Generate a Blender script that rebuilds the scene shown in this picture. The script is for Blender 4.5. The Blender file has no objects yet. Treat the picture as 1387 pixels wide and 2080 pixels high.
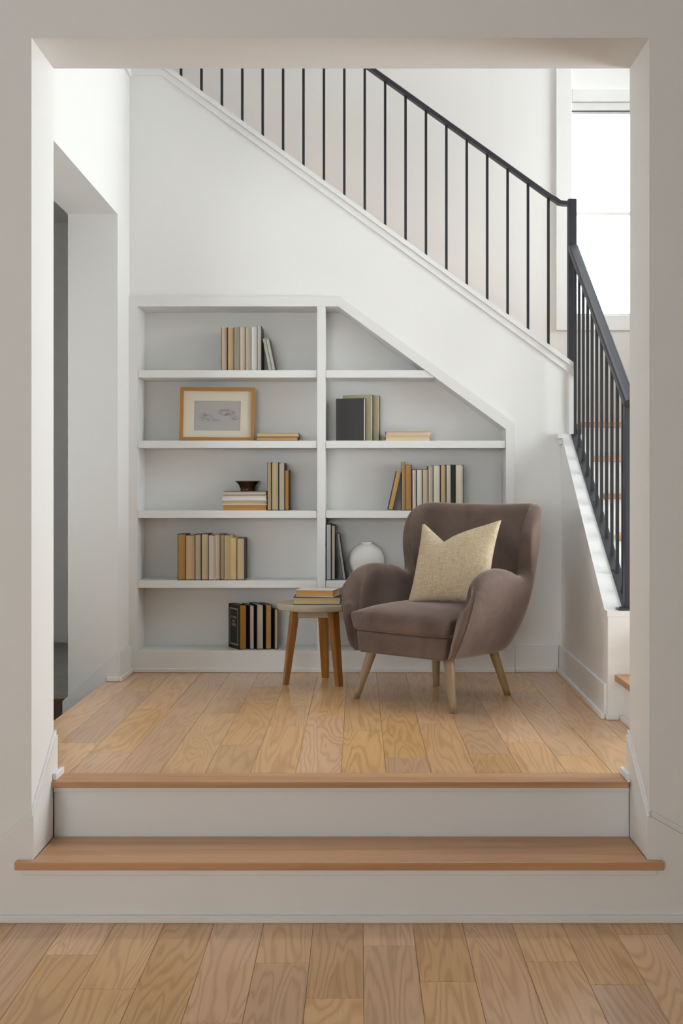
import bpy, bmesh, math, random
from mathutils import Vector, Matrix

# ------------------------------------------------------------------ camera, world, light, exposure
S = bpy.context.scene
C = S.collection
cam_d = bpy.data.cameras.new('camera')
cam = bpy.data.objects.new('camera', cam_d)
C.objects.link(cam)
cam.location = (0, 0, 0.9)
cam.rotation_euler = (math.radians(90), 0, 0)
cam_d.sensor_fit = 'VERTICAL'
cam_d.sensor_height = 36.0
cam_d.sensor_width = 24.0
cam_d.lens = 2250 / 2080 * 36
cam_d.shift_x = -(728 - 693.5) / 2080
cam_d.shift_y = (998 - 1040) / 2080
cam_d.clip_start = 0.02
S.camera = cam

SKY = 9.0
world = bpy.data.worlds.new('World')
S.world = world
world.use_nodes = True
wn = world.node_tree
wn.nodes['Background'].inputs['Color'].default_value = (0.97, 0.985, 1.0, 1)
wn.nodes['Background'].inputs['Strength'].default_value = SKY

def portal(name, loc, rot, sx, sy):
    d = bpy.data.lights.new(name, 'AREA')
    d.shape = 'RECTANGLE'; d.size = sx; d.size_y = sy
    d.cycles.is_portal = True
    o = bpy.data.objects.new(name, d); C.objects.link(o)
    o.location = loc; o.rotation_euler = rot
    return o
R90 = math.pi / 2
portal('daylight_far_window', (1.62, 6.72, 2.56), (-R90, 0, 0), 0.74, 1.26)
portal('daylight_stairwell_window', (2.33, 4.31, 1.325), (0, R90, 0), 2.55, 1.38)
portal('daylight_skylight', (0.45, 3.925, 5.42), (0, 0, 0), 0.66, 0.45)
portal('added_rear_skylight_portal', (0.7, 6.15, 5.42), (0, 0, 0), 2.8, 0.8)  # portal of the added rear skylight, extra light for the far wall
portal('daylight_room_window', (-1.6, -3.22, 1.35), (R90, 0, 0), 2.4, 1.7)
portal('added_hall_window_portal', (-3.02, 4.3, 1.2), (0, -R90, 0), 0.9, 0.8)  # portal of the added hall window, extra light for the jambs
portal('added_landing_window_portal', (2.33, 6.05, 2.8), (0, R90, 0), 2.0, 0.7)  # portal of the added landing window, extra light for the stair corner

S.view_settings.view_transform = 'Standard'
S.view_settings.look = 'None'
S.view_settings.gamma = 1.0
S.view_settings.use_curve_mapping = False
S.view_settings.exposure = 0.18
S.cycles.max_bounces = 6
S.cycles.diffuse_bounces = 4
S.cycles.glossy_bounces = 3
S.cycles.transmission_bounces = 2
S.cycles.use_adaptive_sampling = True
S.cycles.adaptive_threshold = 0.11
S.cycles.adaptive_min_samples = 16
S.cycles.caustics_reflective = False
S.cycles.caustics_refractive = False
S.cycles.transparent_max_bounces = 8
S.cycles.sample_clamp_indirect = 6.0
S.cycles.use_denoising = True
try:
    S.cycles.denoiser = 'OPENIMAGEDENOISE'
except Exception:
    pass

random.seed(7)

# ------------------------------------------------------------------ materials
def srgb(r, g, b):
    f = lambda c: (c / 255 / 12.92) if c / 255 <= 0.04045 else ((c / 255 + 0.055) / 1.055) ** 2.4
    return (f(r), f(g), f(b), 1)

def new_mat(name):
    m = bpy.data.materials.new(name)
    m.use_nodes = True
    nt = m.node_tree
    return m, nt, nt.nodes['Principled BSDF']

def N(nt, t, **kw):
    n = nt.nodes.new(t)
    for k, v in kw.items():
        if k in n.inputs:
            n.inputs[k].default_value = v
        else:
            setattr(n, k, v)
    return n

def plain(name, col, rough=0.5, metal=0.0, bump=0.0, bscale=300.0, vary=0.0, spec=0.5):
    m, nt, b = new_mat(name)
    b.inputs['Base Color'].default_value = col
    b.inputs['Roughness'].default_value = rough
    b.inputs['Metallic'].default_value = metal
    b.inputs['Specular IOR Level'].default_value = spec
    tc = N(nt, 'ShaderNodeTexCoord')
    if bump:
        no = N(nt, 'ShaderNodeTexNoise', Scale=bscale, Detail=3.0)
        nt.links.new(tc.outputs['Object'], no.inputs['Vector'])
        bp = N(nt, 'ShaderNodeBump', Strength=bump, Distance=0.001)
        nt.links.new(no.outputs['Fac'], bp.inputs['Height'])
        nt.links.new(bp.outputs['Normal'], b.inputs['Normal'])
    if vary:
        no = N(nt, 'ShaderNodeTexNoise', Scale=9.0, Detail=4.0)
        nt.links.new(tc.outputs['Object'], no.inputs['Vector'])
        mr = N(nt, 'ShaderNodeMapRange')
        mr.inputs['To Min'].default_value = 1 - vary; mr.inputs['To Max'].default_value = 1 + vary
        nt.links.new(no.outputs['Fac'], mr.inputs['Value'])
        mx = N(nt, 'ShaderNodeVectorMath', operation='MULTIPLY')
        mx.inputs[0].default_value = col[:3]
        nt.links.new(mr.outputs['Result'], mx.inputs[1])
        nt.links.new(mx.outputs['Vector'], b.inputs['Base Color'])
    return m

M_WALL = plain('wall_paint', (0.865, 0.86, 0.845, 1), 0.65, bump=0.05, bscale=220)
M_TRIM = plain('trim_paint', (0.845, 0.84, 0.828, 1), 0.38, bump=0.02, bscale=120)
M_CASE = plain('bookcase_paint', (0.795, 0.79, 0.775, 1), 0.36, bump=0.02, bscale=120)
M_CEIL = plain('ceiling_paint', (0.87, 0.865, 0.855, 1), 0.8, bump=0.05)
M_BLACK = plain('black_metal', (0.012, 0.013, 0.016, 1), 0.42, bump=0.03, bscale=500)
M_RAIL = plain('black_metal_sky_tint', (0.030, 0.032, 0.040, 1), 0.45, bump=0.03, bscale=500)  # base colour lifted and blued to stand in for reflected sky
M_CERAMIC = plain('matte_ceramic', (0.78, 0.77, 0.75, 1), 0.55, bump=0.05, bscale=90)
M_BRONZE = plain('bronze_glaze', srgb(62, 42, 28), 0.25, bump=0.08, bscale=60, vary=0.35)
M_FRAMEWOOD = plain('honey_frame_wood', srgb(176, 122, 50), 0.35, bump=0.05, bscale=200, vary=0.15)
M_MAT = plain('mat_board', srgb(222, 212, 194), 0.9)
M_CONC = plain('greywashed_wood', srgb(176, 166, 146), 0.75, bump=0.2, bscale=40, vary=0.22)

def wood(name, light, dark, ring=55.0, rough=0.42, contrast=1.0, axis='Y', var=0.16, stretch=0.09, coat=0.0):
    """flat sawn timber: contour lines of a stretched noise, plus fine pores; colour and figure differ per board"""
    m, nt, b = new_mat(name)
    L = nt.links.new
    tc = N(nt, 'ShaderNodeTexCoord')
    oi = N(nt, 'ShaderNodeObjectInfo')
    off = N(nt, 'ShaderNodeVectorMath', operation='SCALE')
    off.inputs[0].default_value = (37.0, 91.0, 53.0)
    L(oi.outputs['Random'], off.inputs['Scale'])
    mp = N(nt, 'ShaderNodeMapping')
    sc = {'X': (stretch, 1, 1), 'Y': (1, stretch, 1), 'Z': (1, 1, stretch)}[axis]
    mp.inputs['Scale'].default_value = sc
    L(tc.outputs['Object'], mp.inputs['Vector'])
    ad = N(nt, 'ShaderNodeVectorMath', operation='ADD')
    L(mp.outputs['Vector'], ad.inputs[0]); L(off.outputs['Vector'], ad.inputs[1])
    n1 = N(nt, 'ShaderNodeTexNoise', Scale=6.0, Detail=3.0, Roughness=0.45, Distortion=0.35)
    L(ad.outputs['Vector'], n1.inputs['Vector'])
    mul = N(nt, 'ShaderNodeMath', operation='MULTIPLY'); mul.inputs[1].default_value = ring
    L(n1.outputs['Fac'], mul.inputs[0])
    sn = N(nt, 'ShaderNodeMath', operation='SINE'); L(mul.outputs[0], sn.inputs[0])
    rmp = N(nt, 'ShaderNodeMapRange'); rmp.inputs['From Min'].default_value = -1; rmp.inputs['From Max'].default_value = 1
    L(sn.outputs[0], rmp.inputs['Value'])
    pw = N(nt, 'ShaderNodeMath', operation='POWER'); pw.inputs[1].default_value = 2.2
    L(rmp.outputs['Result'], pw.inputs[0])
    # pores
    mp2 = N(nt, 'ShaderNodeMapping')
    mp2.inputs['Scale'].default_value = {'X': (9, 420, 420), 'Y': (420, 9, 420), 'Z': (420, 420, 9)}[axis]
    L(tc.outputs['Object'], mp2.inputs['Vector'])
    n2 = N(nt, 'ShaderNodeTexNoise', Scale=1.0, Detail=3.0, Roughness=0.6)
    L(mp2.outputs['Vector'], n2.inputs['Vector'])
    # broad tone
    n3 = N(nt, 'ShaderNodeTexNoise', Scale=2.2, Detail=2.0)
    L(ad.outputs['Vector'], n3.inputs['Vector'])
    a1 = N(nt, 'ShaderNodeMath', operation='MULTIPLY'); a1.inputs[1].default_value = 0.30 * contrast
    L(pw.outputs[0], a1.inputs[0])
    a2 = N(nt, 'ShaderNodeMath', operation='MULTIPLY_ADD'); a2.inputs[1].default_value = 0.50 * contrast
    L(n2.outputs['Fac'], a2.inputs[0]); L(a1.outputs[0], a2.inputs[2])
    a3 = N(nt, 'ShaderNodeMath', operation='MULTIPLY_ADD'); a3.inputs[1].default_value = 0.45
    L(n3.outputs['Fac'], a3.inputs[0]); L(a2.outputs[0], a3.inputs[2])
    cr = N(nt, 'ShaderNodeMix', data_type='RGBA')
    cr.inputs['A'].default_value = light; cr.inputs['B'].default_value = dark
    L(a3.outputs[0], cr.inputs['Factor'])
    hs = N(nt, 'ShaderNodeHueSaturation')
    v = N(nt, 'ShaderNodeMapRange'); v.inputs['To Min'].default_value = 1 - var; v.inputs['To Max'].default_value = 1 + var
    L(oi.outputs['Random'], v.inputs['Value']); L(v.outputs['Result'], hs.inputs['Value'])
    fr = N(nt, 'ShaderNodeMath', operation='MULTIPLY'); fr.inputs[1].default_value = 17.3
    L(oi.outputs['Random'], fr.inputs[0])
    fr2 = N(nt, 'ShaderNodeMath', operation='FRACT'); L(fr.outputs[0], fr2.inputs[0])
    hv = N(nt, 'ShaderNodeMapRange'); hv.inputs['To Min'].default_value = 0.496; hv.inputs['To Max'].default_value = 0.505
    L(fr2.outputs[0], hv.inputs['Value']); L(hv.outputs['Result'], hs.inputs['Hue'])
    sv = N(nt, 'ShaderNodeMapRange'); sv.inputs['To Min'].default_value = 0.86; sv.inputs['To Max'].default_value = 1.08
    L(fr2.outputs[0], sv.inputs['Value']); L(sv.outputs['Result'], hs.inputs['Saturation'])
    L(cr.outputs['Result'], hs.inputs['Color'])
    L(hs.outputs['Color'], b.inputs['Base Color'])
    b.inputs['Roughness'].default_value = rough
    b.inputs['Coat Weight'].default_value = coat
    b.inputs['Coat Roughness'].default_value = 0.32
    bp = N(nt, 'ShaderNodeBump', Strength=0.12, Distance=0.0006)
    L(a2.outputs[0], bp.inputs['Height']); L(bp.outputs['Normal'], b.inputs['Normal'])
    return m

M_OAK = wood('oak_floor', srgb(248, 204, 152), srgb(196, 146, 96), rough=0.30, ring=150, var=0.13, coat=0.6, contrast=1.25)
M_TREAD = wood('oak_tread', srgb(226, 176, 128), srgb(174, 124, 80), ring=30, rough=0.38, axis='X', var=0.03, stretch=0.05)
M_LEGOAK = wood('pale_leg_wood', srgb(178, 150, 112), srgb(132, 106, 74), ring=30, rough=0.4, axis='Z', var=0.04)
M_ACACIA = wood('acacia_leg_wood', srgb(190, 130, 56), srgb(116, 66, 24), ring=30, rough=0.3, axis='Z', var=0.12)
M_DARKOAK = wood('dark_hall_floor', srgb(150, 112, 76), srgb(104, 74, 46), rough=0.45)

def velvet():
    m, nt, b = new_mat('mauve_velvet')
    L = nt.links.new
    tc = N(nt, 'ShaderNodeTexCoord')
    n = N(nt, 'ShaderNodeTexNoise', Scale=5.0, Detail=5.0, Roughness=0.62, Distortion=0.6)
    L(tc.outputs['Object'], n.inputs['Vector'])
    r = N(nt, 'ShaderNodeMapRange'); r.inputs['From Min'].default_value = 0.3; r.inputs['From Max'].default_value = 0.75
    L(n.outputs['Fac'], r.inputs['Value'])
    mx = N(nt, 'ShaderNodeMix', data_type='RGBA')
    mx.inputs['A'].default_value = srgb(94, 79, 72); mx.inputs['B'].default_value = srgb(121, 104, 96)
    L(r.outputs['Result'], mx.inputs['Factor'])
    L(mx.outputs['Result'], b.inputs['Base Color'])
    b.inputs['Roughness'].default_value = 0.85
    b.inputs['Specular IOR Level'].default_value = 0.2
    b.inputs['Sheen Weight'].default_value = 0.8
    b.inputs['Sheen Roughness'].default_value = 0.35
    b.inputs['Sheen Tint'].default_value = srgb(220, 196, 186)
    n2 = N(nt, 'ShaderNodeTexNoise', Scale=900.0, Detail=2.0)
    L(tc.outputs['Object'], n2.inputs['Vector'])
    bp = N(nt, 'ShaderNodeBump', Strength=0.15, Distance=0.001)
    L(n2.outputs['Fac'], bp.inputs['Height']); L(bp.outputs['Normal'], b.inputs['Normal'])
    return m
M_VELVET = velvet()

def linen():
    m, nt, b = new_mat('oatmeal_linen')
    L = nt.links.new
    tc = N(nt, 'ShaderNodeTexCoord')
    outs = []
    for s in ((28, 420, 60), (420, 60, 28)):
        mp = N(nt, 'ShaderNodeMapping'); mp.inputs['Scale'].default_value = s
        L(tc.outputs['Object'], mp.inputs['Vector'])
        n = N(nt, 'ShaderNodeTexNoise', Scale=1.0, Detail=2.0, Roughness=0.6)
        L(mp.outputs['Vector'], n.inputs['Vector']); outs.append(n)
    # threads run along the cushion's local x and z
    outs[0].inputs['Scale'].default_value = 0.9
    mp0 = [n for n in nt.nodes if n.type == 'MAPPING']
    mp0[0].inputs['Scale'].default_value = (38, 38, 560)
    mp0[1].inputs['Scale'].default_value = (560, 38, 38)
    ad = N(nt, 'ShaderNodeMath', operation='ADD')
    L(outs[0].outputs['Fac'], ad.inputs[0]); L(outs[1].outputs['Fac'], ad.inputs[1])
    r = N(nt, 'ShaderNodeMapRange'); r.inputs['From Min'].default_value = 0.72; r.inputs['From Max'].default_value = 1.28
    L(ad.outputs[0], r.inputs['Value'])
    mx = N(nt, 'ShaderNodeMix', data_type='RGBA')
    mx.inputs['A'].default_value = srgb(172, 152, 124); mx.inputs['B'].default_value = srgb(216, 198, 170)
    L(r.outputs['Result'], mx.inputs['Factor']); L(mx.outputs['Result'], b.inputs['Base Color'])
    b.inputs['Roughness'].default_value = 0.9
    b.inputs['Specular IOR Level'].default_value = 0.15
    bp = N(nt, 'ShaderNodeBump', Strength=0.35, Distance=0.0015)
    L(r.outputs['Result'], bp.inputs['Height']); L(bp.outputs['Normal'], b.inputs['Normal'])
    return m
M_LINEN = linen()

def glass():
    m, nt, b = new_mat('window_glass')
    nt.nodes.remove(b)
    out = [n for n in nt.nodes if n.type == 'OUTPUT_MATERIAL'][0]
    tr = N(nt, 'ShaderNodeBsdfTransparent'); tr.inputs['Color'].default_value = (0.96, 0.98, 0.98, 1)
    gl = N(nt, 'ShaderNodeBsdfGlossy'); gl.inputs['Roughness'].default_value = 0.02
    fz = N(nt, 'ShaderNodeFresnel'); fz.inputs['IOR'].default_value = 1.45
    mx = N(nt, 'ShaderNodeMixShader')
    nt.links.new(fz.outputs[0], mx.inputs[0])
    nt.links.new(tr.outputs[0], mx.inputs[1]); nt.links.new(gl.outputs[0], mx.inputs[2])
    nt.links.new(mx.outputs[0], out.inputs['Surface'])
    return m
M_GLASS = glass()

def artwork():
    m, nt, b = new_mat('grey_landscape_sketch')
    L = nt.links.new
    tc = N(nt, 'ShaderNodeTexCoord')
    sx = N(nt, 'ShaderNodeSeparateXYZ'); L(tc.outputs['Object'], sx.inputs[0])
    n = N(nt, 'ShaderNodeTexNoise', Scale=58.0, Detail=5.0, Roughness=0.72)
    mp = N(nt, 'ShaderNodeMapping'); mp.inputs['Scale'].default_value = (0.7, 1, 1.5)
    L(tc.outputs['Object'], mp.inputs['Vector']); L(mp.outputs['Vector'], n.inputs['Vector'])
    def blob(cx, cz, rx, rz, amp):
        a = N(nt, 'ShaderNodeMath', operation='SUBTRACT'); a.inputs[1].default_value = cx; L(sx.outputs['X'], a.inputs[0])
        a2 = N(nt, 'ShaderNodeMath', operation='DIVIDE'); a2.inputs[1].default_value = rx; L(a.outputs[0], a2.inputs[0])
        a3 = N(nt, 'ShaderNodeMath', operation='POWER'); a3.inputs[1].default_value = 2.0
        ab = N(nt, 'ShaderNodeMath', operation='ABSOLUTE'); L(a2.outputs[0], ab.inputs[0]); L(ab.outputs[0], a3.inputs[0])
        c = N(nt, 'ShaderNodeMath', operation='SUBTRACT'); c.inputs[1].default_value = cz; L(sx.outputs['Z'], c.inputs[0])
        c2 = N(nt, 'ShaderNodeMath', operation='DIVIDE'); c2.inputs[1].default_value = rz; L(c.outputs[0], c2.inputs[0])
        cb = N(nt, 'ShaderNodeMath', operation='ABSOLUTE'); L(c2.outputs[0], cb.inputs[0])
        c3 = N(nt, 'ShaderNodeMath', operation='POWER'); c3.inputs[1].default_value = 2.0; L(cb.outputs[0], c3.inputs[0])
        s = N(nt, 'ShaderNodeMath', operation='ADD'); L(a3.outputs[0], s.inputs[0]); L(c3.outputs[0], s.inputs[1])
        q = N(nt, 'ShaderNodeMapRange'); q.inputs['From Min'].default_value = 1.0; q.inputs['From Max'].default_value = 0.0
        q.inputs['To Min'].default_value = 0.0; q.inputs['To Max'].default_value = amp
        L(s.outputs[0], q.inputs['Value'])
        return q
    tot = None
    for args in ((0.045, 0.018, 0.052, 0.022, 1.0), (-0.055, -0.006, 0.045, 0.03, 0.55), (0.085, -0.008, 0.035, 0.018, 0.6), (-0.002, -0.024, 0.03, 0.012, 0.45)):
        q = blob(*args)
        if tot is None: tot = q.outputs['Result']
        else:
            s = N(nt, 'ShaderNodeMath', operation='ADD'); L(tot, s.inputs[0]); L(q.outputs['Result'], s.inputs[1]); tot = s.outputs[0]
    gt = N(nt, 'ShaderNodeMapRange'); gt.inputs['From Min'].default_value = 0.42; gt.inputs['From Max'].default_value = 0.60
    L(n.outputs['Fac'], gt.inputs['Value'])
    f = N(nt, 'ShaderNodeMath', operation='MULTIPLY'); L(tot, f.inputs[0]); L(gt.outputs['Result'], f.inputs[1])
    mx = N(nt, 'ShaderNodeMix', data_type='RGBA')
    mx.inputs['A'].default_value = srgb(176, 172, 170); mx.inputs['B'].default_value = srgb(104, 101, 95)
    L(f.outputs[0], mx.inputs['Factor']); L(mx.outputs['Result'], b.inputs['Base Color'])
    b.inputs['Roughness'].default_value = 0.6
    return m
M_ART = artwork()

_pm = {}
def page_mat(col, horiz=False):
    k = ('p', col)
    if k in _pm: return _pm[k]
    m, nt, b = new_mat('paper_edge_%d_%d_%d' % col)
    L = nt.links.new
    tc = N(nt, 'ShaderNodeTexCoord')
    mp = N(nt, 'ShaderNodeMapping'); mp.inputs['Scale'].default_value = (1500, 3, 4)
    L(tc.outputs['Object'], mp.inputs['Vector'])
    n = N(nt, 'ShaderNodeTexNoise', Scale=0.35, Detail=3.0, Roughness=0.7)
    L(mp.outputs['Vector'], n.inputs['Vector'])
    r = N(nt, 'ShaderNodeMapRange'); r.inputs['From Min'].default_value = 0.3; r.inputs['From Max'].default_value = 0.7
    r.inputs['To Min'].default_value = 0.78; r.inputs['To Max'].default_value = 1.08
    L(n.outputs['Fac'], r.inputs['Value'])
    mx = N(nt, 'ShaderNodeVectorMath', operation='MULTIPLY')
    mx.inputs[0].default_value = srgb(*col)[:3]
    L(r.outputs['Result'], mx.inputs[1]); L(mx.outputs['Vector'], b.inputs['Base Color'])
    b.inputs['Roughness'].default_value = 0.85
    _pm[k] = m
    return m
def cover_mat(col):
    k = ('c', col)
    if k not in _pm:
        _pm[k] = plain('book_cloth_%d_%d_%d' % col, srgb(*col), 0.6, bump=0.1, bscale=700)
    return _pm[k]

# ------------------------------------------------------------------ mesh helpers
def tag(o, label=None, cat=None, group=None, kind=None):
    if label: o['label'] = label
    if cat: o['category'] = cat
    if group: o['group'] = group
    if kind: o['kind'] = kind
    return o

def link(name, me, mat, parent=None, smooth=False):
    if mat is not None and not me.materials:
        me.materials.append(mat)
    if smooth:
        for p in me.polygons: p.use_smooth = True
    o = bpy.data.objects.new(name, me)
    C.objects.link(o)
    if parent is not None: o.parent = parent
    return o

def empty(name, loc=(0, 0, 0), rot=(0, 0, 0)):
    o = bpy.data.objects.new(name, None)
    C.objects.link(o)
    o.location = loc; o.rotation_euler = rot
    o.empty_display_size = 0.1
    return o

def bm_box(bm, x0, x1, y0, y1, z0, z1):
    v = [bm.verts.new((x, y, z)) for x in (x0, x1) for y in (y0, y1) for z in (z0, z1)]
    for f in ((0, 1, 3, 2), (4, 6, 7, 5), (0, 4, 5, 1), (2, 3, 7, 6), (0, 2, 6, 4), (1, 5, 7, 3)):
        bm.faces.new([v[i] for i in f])

def finish(bm, name, bevel=0.0, seg=1):
    if bevel:
        bmesh.ops.bevel(bm, geom=list(bm.edges), offset=bevel, segments=seg, profile=0.5, affect='EDGES')
    bmesh.ops.recalc_face_normals(bm, faces=list(bm.faces))
    me = bpy.data.meshes.new(name)
    bm.to_mesh(me); bm.free()
    return me

def box(name, x0, x1, y0, y1, z0, z1, mat, parent=None, bevel=0.0, seg=1):
    bm = bmesh.new()
    bm_box(bm, x0, x1, y0, y1, z0, z1)
    return link(name, finish(bm, name, bevel, seg), mat, parent)

def boxes(name, lst, mat, parent=None, bevel=0.0):
    bm = bmesh.new()
    for b in lst: bm_box(bm, *b)
    return link(name, finish(bm, name, bevel), mat, parent)

def bm_prism(bm, pts, axis, a, b):
    """pts: 2-D outline in the plane perpendicular to axis; extruded from a to b"""
    def P(p, t):
        if axis == 'Y': return (p[0], t, p[1])
        if axis == 'X': return (t, p[0], p[1])
        return (p[0], p[1], t)
    A = [bm.verts.new(P(p, a)) for p in pts]
    B = [bm.verts.new(P(p, b)) for p in pts]
    bm.faces.new(A); bm.faces.new(B[::-1])
    n = len(pts)
    for i in range(n):
        bm.faces.new((A[i], B[i], B[(i + 1) % n], A[(i + 1) % n]))
    bm.normal_update()

def prism(name, pts, axis, a, b, mat, parent=None, bevel=0.0, tri=False):
    bm = bmesh.new()
    bm_prism(bm, pts, axis, a, b)
    if bevel:
        bmesh.ops.bevel(bm, geom=list(bm.edges), offset=bevel, segments=1, profile=0.5, affect='EDGES')
    if tri:
        bm.normal_update(); bmesh.ops.triangulate(bm, faces=[f for f in bm.faces if len(f.verts) > 4])
    return link(name, finish(bm, name), mat, parent)

def lathe(name, prof, mat, parent=None, n=40, smooth=True):
    bm = bmesh.new()
    rings = []
    for r, z in prof:
        if r < 1e-6: rings.append([bm.verts.new((0, 0, z))])
        else: rings.append([bm.verts.new((r * math.cos(2 * math.pi * i / n), r * math.sin(2 * math.pi * i / n), z)) for i in range(n)])
    for a, b in zip(rings, rings[1:]):
        for i in range(n):
            j = (i + 1) % n
            if len(a) == 1: bm.faces.new((a[0], b[i], b[j]))
            elif len(b) == 1: bm.faces.new((a[i], b[0], a[j]))
            else: bm.faces.new((a[i], b[i], b[j], a[j]))
    return link(name, finish(bm, name), mat, parent, smooth)

def sweep_mesh(name, pts, prof, side, closed_ends=True, bevel=0.0):
    """sweep a 2-D profile [(side, up)] along pts; side = constant horizontal vector"""
    bm = bmesh.new()
    side = Vector(side).normalized()
    pts = [Vector(p) for p in pts]
    rings = []
    for i, p in enumerate(pts):
        t = (pts[min(i + 1, len(pts) - 1)] - pts[max(i - 1, 0)]).normalized()
        up = side.cross(t).normalized()
        if up.z < 0 or (abs(up.z) < 1e-4 and up.x + up.y < 0): up = -up
        rings.append([bm.verts.new(p + side * a + up * b) for a, b in prof])
    n = len(prof)
    for a, b in zip(rings, rings[1:]):
        for i in range(n):
            bm.faces.new((a[i], a[(i + 1) % n], b[(i + 1) % n], b[i]))
    bm.faces.new(rings[0]); bm.faces.new(rings[-1][::-1])
    return finish(bm, name, bevel)

def tube_mesh(name, pts, r, n=8, closed=False):
    bm = bmesh.new()
    pts = [Vector(p) for p in pts]
    rings = []
    m = len(pts)
    for i, p in enumerate(pts):
        if closed: t = (pts[(i + 1) % m] - pts[i - 1]).normalized()
        else: t = (pts[min(i + 1, m - 1)] - pts[max(i - 1, 0)]).normalized()
        a = t.orthogonal().normalized() if i == 0 else (prev - t * prev.dot(t)).normalized()
        prev = a
        b = t.cross(a)
        rr = r[i] if isinstance(r, (list, tuple)) else r
        rings.append([bm.verts.new(p + (a * math.cos(2 * math.pi * k / n) + b * math.sin(2 * math.pi * k / n)) * rr) for k in range(n)])
    pairs = list(zip(rings, rings[1:])) + ([(rings[-1], rings[0])] if closed else [])
    for a, b in pairs:
        for k in range(n):
            bm.faces.new((a[k], a[(k + 1) % n], b[(k + 1) % n], b[k]))
    if not closed:
        bm.faces.new(rings[0][::-1]); bm.faces.new(rings[-1])
    return finish(bm, name)

# ------------------------------------------------------------------ key dimensions (metres; landing floor is z = 0)
XL, XR = -0.961, 0.855            # cased opening jambs
YF, YB = 3.256, 3.492             # front wall faces
ZT = 2.233                        # opening head
Z_TREAD, Z_LOW = -0.178, -0.361   # step tread, lower floor
LWX = -1.1427                     # landing's left wall
BWY = 5.527                       # wall under the upper flight
FARY = 6.6                        # far stairwell wall
CEILZ = 5.3
ROOMZ = 2.75
RISE, RUN = 0.178, 0.245

# ------------------------------------------------------------------ front wall (room side) with the cased opening
front = tag(empty('wall_front'), 'off-white front wall around the wide cased opening', 'wall', kind='structure')
bm = bmesh.new()
X0, X1 = -3.3, 3.3
bm_prism(bm, [(X0, -0.468), (XL, -0.468), (XL, ZT), (XR, ZT), (XR, -0.468), (X1, -0.468), (X1, CEILZ), (X0, CEILZ)], 'Y', YF, YB)
bm.normal_update(); bmesh.ops.triangulate(bm, faces=[f for f in bm.faces if len(f.verts) > 4])
link('wall_panel', finish(bm, 'front_wall'), M_WALL, front)

# front room shell: side walls, ceiling, rear wall with window
box('wall_room_left', -3.42, -3.3, -3.2, YF, -0.468, ROOMZ, M_WALL)
box('wall_room_right', 3.3, 3.42, -3.2, YF, -0.468, ROOMZ, M_WALL)
box('ceiling_room', -3.42, 3.42, -3.1, YF, ROOMZ, ROOMZ + 0.1, M_CEIL)
boxes('wall_room_rear', [(-3.42, -2.8, -3.2, -3.1, -0.468, ROOMZ), (-0.4, 3.42, -3.2, -3.1, -0.468, ROOMZ),
                         (-2.8, -0.4, -3.2, -3.1, -0.468, 0.5), (-2.8, -0.4, -3.2, -3.1, 2.2, ROOMZ)], M_WALL)
for n_, l_ in (('wall_room_left', 'left wall of the front room beside the camera'), ('wall_room_right', 'right wall of the front room beside the camera'),
               ('wall_room_rear', 'rear wall of the front room behind the camera')):
    tag(bpy.data.objects[n_], l_, 'wall', kind='structure')
tag(bpy.data.objects['ceiling_room'], 'flat white ceiling of the front room', 'ceiling', kind='structure')

# full-width riser board and sloping baseboards on the room side
base = tag(empty('baseboard_front'), 'white baseboard rising to the cased opening on the front wall', 'baseboard', kind='structure')
YBD = YF - 0.012
prism('board', [(X0, Z_LOW), (X1, Z_LOW), (X1, -0.22), (1.155, -0.22), (XR + 0.005, -0.055), (XR - 0.009, -0.055),
                (XR - 0.009, Z_TREAD - 0.02), (XL + 0.009, Z_TREAD - 0.02), (XL + 0.009, -0.054), (XL - 0.005, -0.054), (-1.16, -0.22), (X0, -0.22)],
      'Y', YBD, YF - 0.0005, M_TRIM, base, tri=True)
prism('ogee', [(XL - 0.0005, -0.0535), (-1.16, -0.2195), (X0, -0.2195), (X0, -0.203), (-1.165, -0.203), (XL - 0.0005, -0.034)], 'Y', YF - 0.006, YF - 0.0005, M_TRIM, base, tri=True)
prism('ogee', [(XR + 0.0055, -0.0545), (1.155, -0.2195), (X1, -0.2195), (X1, -0.203), (1.16, -0.203), (XR + 0.0055, -0.037)], 'Y', YF - 0.006, YF - 0.0005, M_TRIM, base, tri=True)
box('shoe_moulding', X0, X1, YBD - 0.014, YBD, Z_LOW, Z_LOW + 0.022, M_TRIM, base, 0.003)
box('cove_moulding', -0.985, 0.872, YBD - 0.010, YBD, Z_TREAD - 0.044, Z_TREAD - 0.0245, M_TRIM, base, 0.002)

# lower step: oak tread with returned horns
step = tag(empty('entry_step'), 'wide oak step across the foot of the cased opening', 'step', kind='structure')
bm = bmesh.new()
bm_prism(bm, [(-1.0007, 3.219), (0.889, 3.219), (0.889, YBD - 0.0005), (XR - 0.010, YBD - 0.0005), (XR - 0.010, 3.462), (XL + 0.010, 3.462),
              (XL + 0.010, YBD - 0.0005), (-1.0007, YBD - 0.0005)], 'Z', Z_TREAD - 0.0245, Z_TREAD)
bmesh.ops.bevel(bm, geom=[e for e in bm.edges], offset=0.003, segments=2, profile=0.5, affect='EDGES')
link('tread', finish(bm, 'tread'), M_TREAD, step)
box('riser', XL + 0.010, XR - 0.010, 3.465, 3.489, Z_TREAD - 0.02, -0.0205, M_TRIM, step)
box('cove_moulding', XL + 0.010, XR - 0.010, 3.454, 3.465, -0.038, -0.0205, M_TRIM, step, 0.002)
box('nosing', -0.9515, 0.8375, 3.432, 3.5395, -0.0195, 0.0, M_TREAD, step, 0.0025, 2)

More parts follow.
